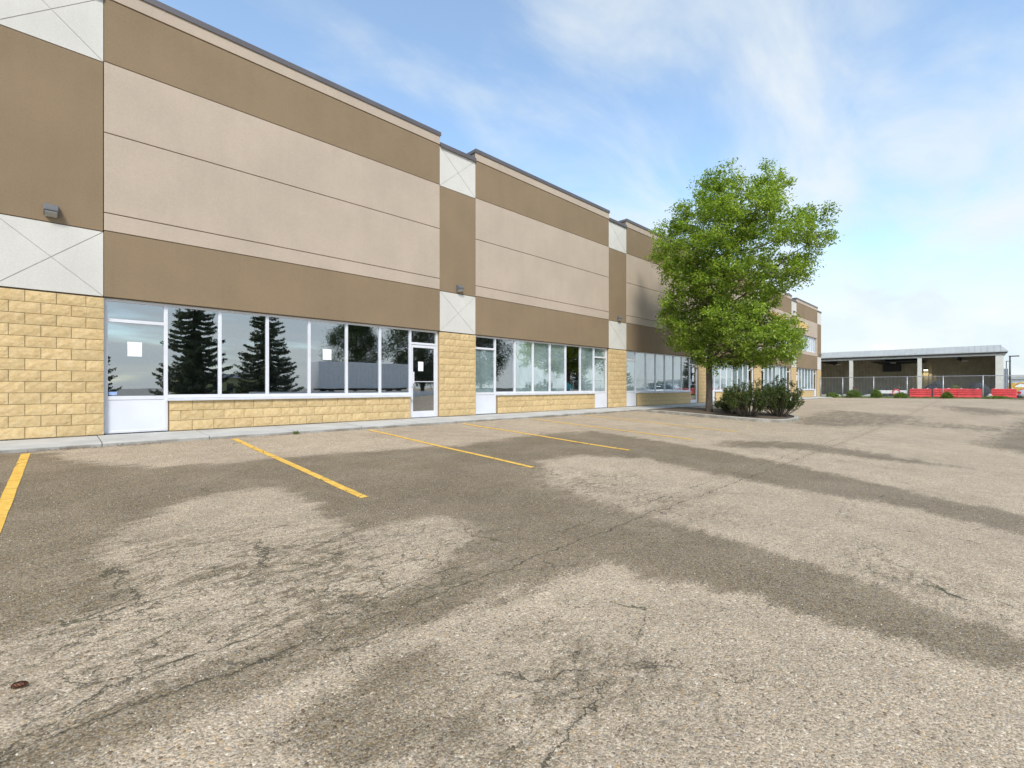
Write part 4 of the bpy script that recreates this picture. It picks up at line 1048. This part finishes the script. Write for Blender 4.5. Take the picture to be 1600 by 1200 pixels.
# ------------------------------------------------------------------ far right: car, tower, poles, shed, machines
def car():
    r = empty('parked_car', (52.6, -1.45, -.2)); tag(r, 'silver car parked before the fence, its tail at the photo\'s right edge', 'car')
    # length along -Y, tail at y=0
    def sect(y, w, zb, zt, wt): return [(-w, y, zb), (-w*1.02, y, zb+(zt-zb)*.5), (-wt, y, zt), (0, y, zt+.03), (wt, y, zt), (w*1.02, y, zb+(zt-zb)*.5), (w, y, zb)]
    S_ = [sect(0, .72, .38, .78, .62), sect(-.12, .84, .28, .92, .72), sect(-.9, .89, .24, .98, .78), sect(-3.2, .89, .24, .95, .78), sect(-4.1, .86, .26, .82, .74), sect(-4.5, .70, .34, .62, .58)]
    m = MB(); vs = [p for s in S_ for p in s]; n = 7
    fs = [(i*n+k, i*n+(k+1) % n, (i+1)*n+(k+1) % n, (i+1)*n+k) for i in range(5) for k in range(n)] + [tuple(range(n)), tuple(range(5*n, 6*n))[::-1]]
    m.add(vs, fs); o = m.build('body', M['silver'], r, smooth=True); sb = o.modifiers.new('s', 'SUBSURF'); sb.levels = 2; sb.render_levels = 2
    C_ = [sect(-.55, .70, .93, .95, .55), sect(-1.15, .76, .93, 1.40, .55), sect(-2.4, .76, .93, 1.42, .56), sect(-3.3, .74, .90, .94, .58)]
    m = MB(); vs = [p for s in C_ for p in s]; m.add(vs, [(i*n+k, i*n+(k+1) % n, (i+1)*n+(k+1) % n, (i+1)*n+k) for i in range(3) for k in range(n)]); m.build('cabin_glass', M['car_glass'], r, smooth=True)
    m = MB(); m.box(-.50, .50, -2.35, -1.2, 1.425, 1.46); m.build('roof', M['silver'], r, bevel=.02)
    for x in (-.8, .8):
        for y in (-.95, -3.6):
            m = MB(); m.tube([(x-.1, y, .32), (x+.1, y, .32)], .32, 24); w_ = m.build('wheel', M['rubber'], r)
            m = MB(); m.tube([(x-.11, y, .32), (x+.11, y, .32)], .19, 16); q = m.build('rim', M['metal'], w_)
    for x in (-.62, .62):
        m = MB(); m.box(x-.17, x+.17, -.16, -.0, .64, .80); m.build('tail_light', M['red_lens'], r, bevel=.02)
    m = MB(); m.box(-.80, .80, -.2, .02, .30, .50); m.build('bumper', M['black'], r, bevel=.03)
car()
def pole(x, y, h, lab, double=False):
    r = empty('light_pole', (x, y, -.3)); tag(r, lab, 'light pole', 'tall light poles beyond the yard')
    m = MB(); m.tube([(0, 0, 0), (0, 0, h)], [.11, .07], 10); m.build('mast', M['black'], r, smooth=True)
    m = MB(); m.box(-.08, .08, -.75, .1, h-.02, h+.10); m.build('lamp_head', M['black'], r)
pole(80, -1.6, 4.8, 'dark light pole with arm right of the shed'); pole(150, -2.45, 6.9, 'distant light pole just right of the shed corner')
def tower():
    r = empty('grey_silo_tower', (150, -2.2, -.3)); tag(r, 'grey boxy tower far beyond the shed', 'tower')
    m = MB(); m.box(-1, 1, -.5, .55, 0, 5.3); m.build('cladding', M['grey_metal'], r)
    m = MB()
    for k in range(4): m.box(-1.05, -1.001, -.45+k*.27, -.36+k*.27, .1, 5.2)
    m.build('cladding_rib', M['lamp_grey'], r)['kind'] = 'stuff'
    r = empty('warehouse', (170, -3, -.3)); tag(r, 'long low white warehouse on the horizon at the right edge', 'building')
    m = MB(); m.box(0, 12, -60, -.5, 0, 3.0); m.build('wall', M['white_paint'], r)
    m = MB(); m.box(-.6, 13, -60.4, -.2, 3.16, 3.95); m.build('roof', M['shed_roof'], r)
    m = MB(); m.box(-.3, -.01, -60, -.5, 3.01, 3.15); m.build('eave_shadow_gap', M['lamp_grey'], r)
tower()
def machines():
    for i, (x, y) in enumerate(((95, -2.6), (96, -4.9), (95, -7.3))):
        r = empty('lift_machine', (x, y, -.2)); tag(r, ['yellow boom machine parked nearest the light pole', 'yellow boom machine in the middle of the far row', 'yellow boom machine at the right end of the far row'][i], 'machine', 'yellow machines in the yard')
        m = MB(); m.box(-1.2, 1.2, -.9, .9, .45, 1.15); m.build('chassis', M['yellow_machine'], r, bevel=.05)
        m = MB(); m.tube([(0, .8, 1.1), (0, -.3, 1.75), (0, -1.1, 1.5)], .13, 8); m.build('boom', M['yellow_machine'], r)
        m = MB(); m.box(-.5, .5, .2, .85, 1.15, 1.75); m.build('cab', M['yellow_machine'], r, bevel=.04)
        for a in (-.8, .8):
            for b in (-.65, .65):
                m = MB(); m.tube([(a, b-.15, .4), (a, b+.15, .4)], .4, 14); m.build('wheel', M['rubber'], r)
    g = np.random.default_rng(8)
    m = MB()
    for i in range(240):
        y = -90 + i*.9; h = 2.5+2*abs(math.sin(i*.37))+g.uniform(0, 1.2)
    n = 26000; yy = g.uniform(-160, 240, n); hh = (2.2 + 1.6*np.sin(yy*.11)+1.1*np.sin(yy*.37)+1.5)*g.uniform(0, 1, n)
    c = np.stack([330+g.normal(0, 5, n), yy, hh-.6], -1); co, f = leaves(c, 1.3, .8, 0, 0, g)
    o = link('distant_woods', numpy_mesh('distant_woods', co, f, M['needle'])); tag(o, 'low dark line of distant trees on the horizon', 'woods', kind='stuff')
machines()
# amber signs on the two storey end, mostly hidden by leaves
for (x0, x1, lab) in ((39.5, 43.5, 'amber shop sign mostly hidden by leaves, left of the farther one'), (47.3, 49.9, 'amber shop sign over the farthest upper windows, partly hidden by leaves')):
    r = empty('shop_sign', ((x0+x1)/2, FY-.06, 6.5)); tag(r, lab, 'sign', 'amber signs on the upper wall')
    L_ = x1-x0; m = MB(); m.box(-L_/2, L_/2, -.10, .0, -.32, .32); m.build('sign_box', M['orange_sign'], r, bevel=.02)
    m = MB(); q = random.Random(int(x0))
    m.box(-L_/2+.02, L_/2-.02, -.115, -.101, .27, .30); m.box(-L_/2+.02, L_/2-.02, -.115, -.101, -.30, -.27); m.build('sign_trim', M['paper'], r)
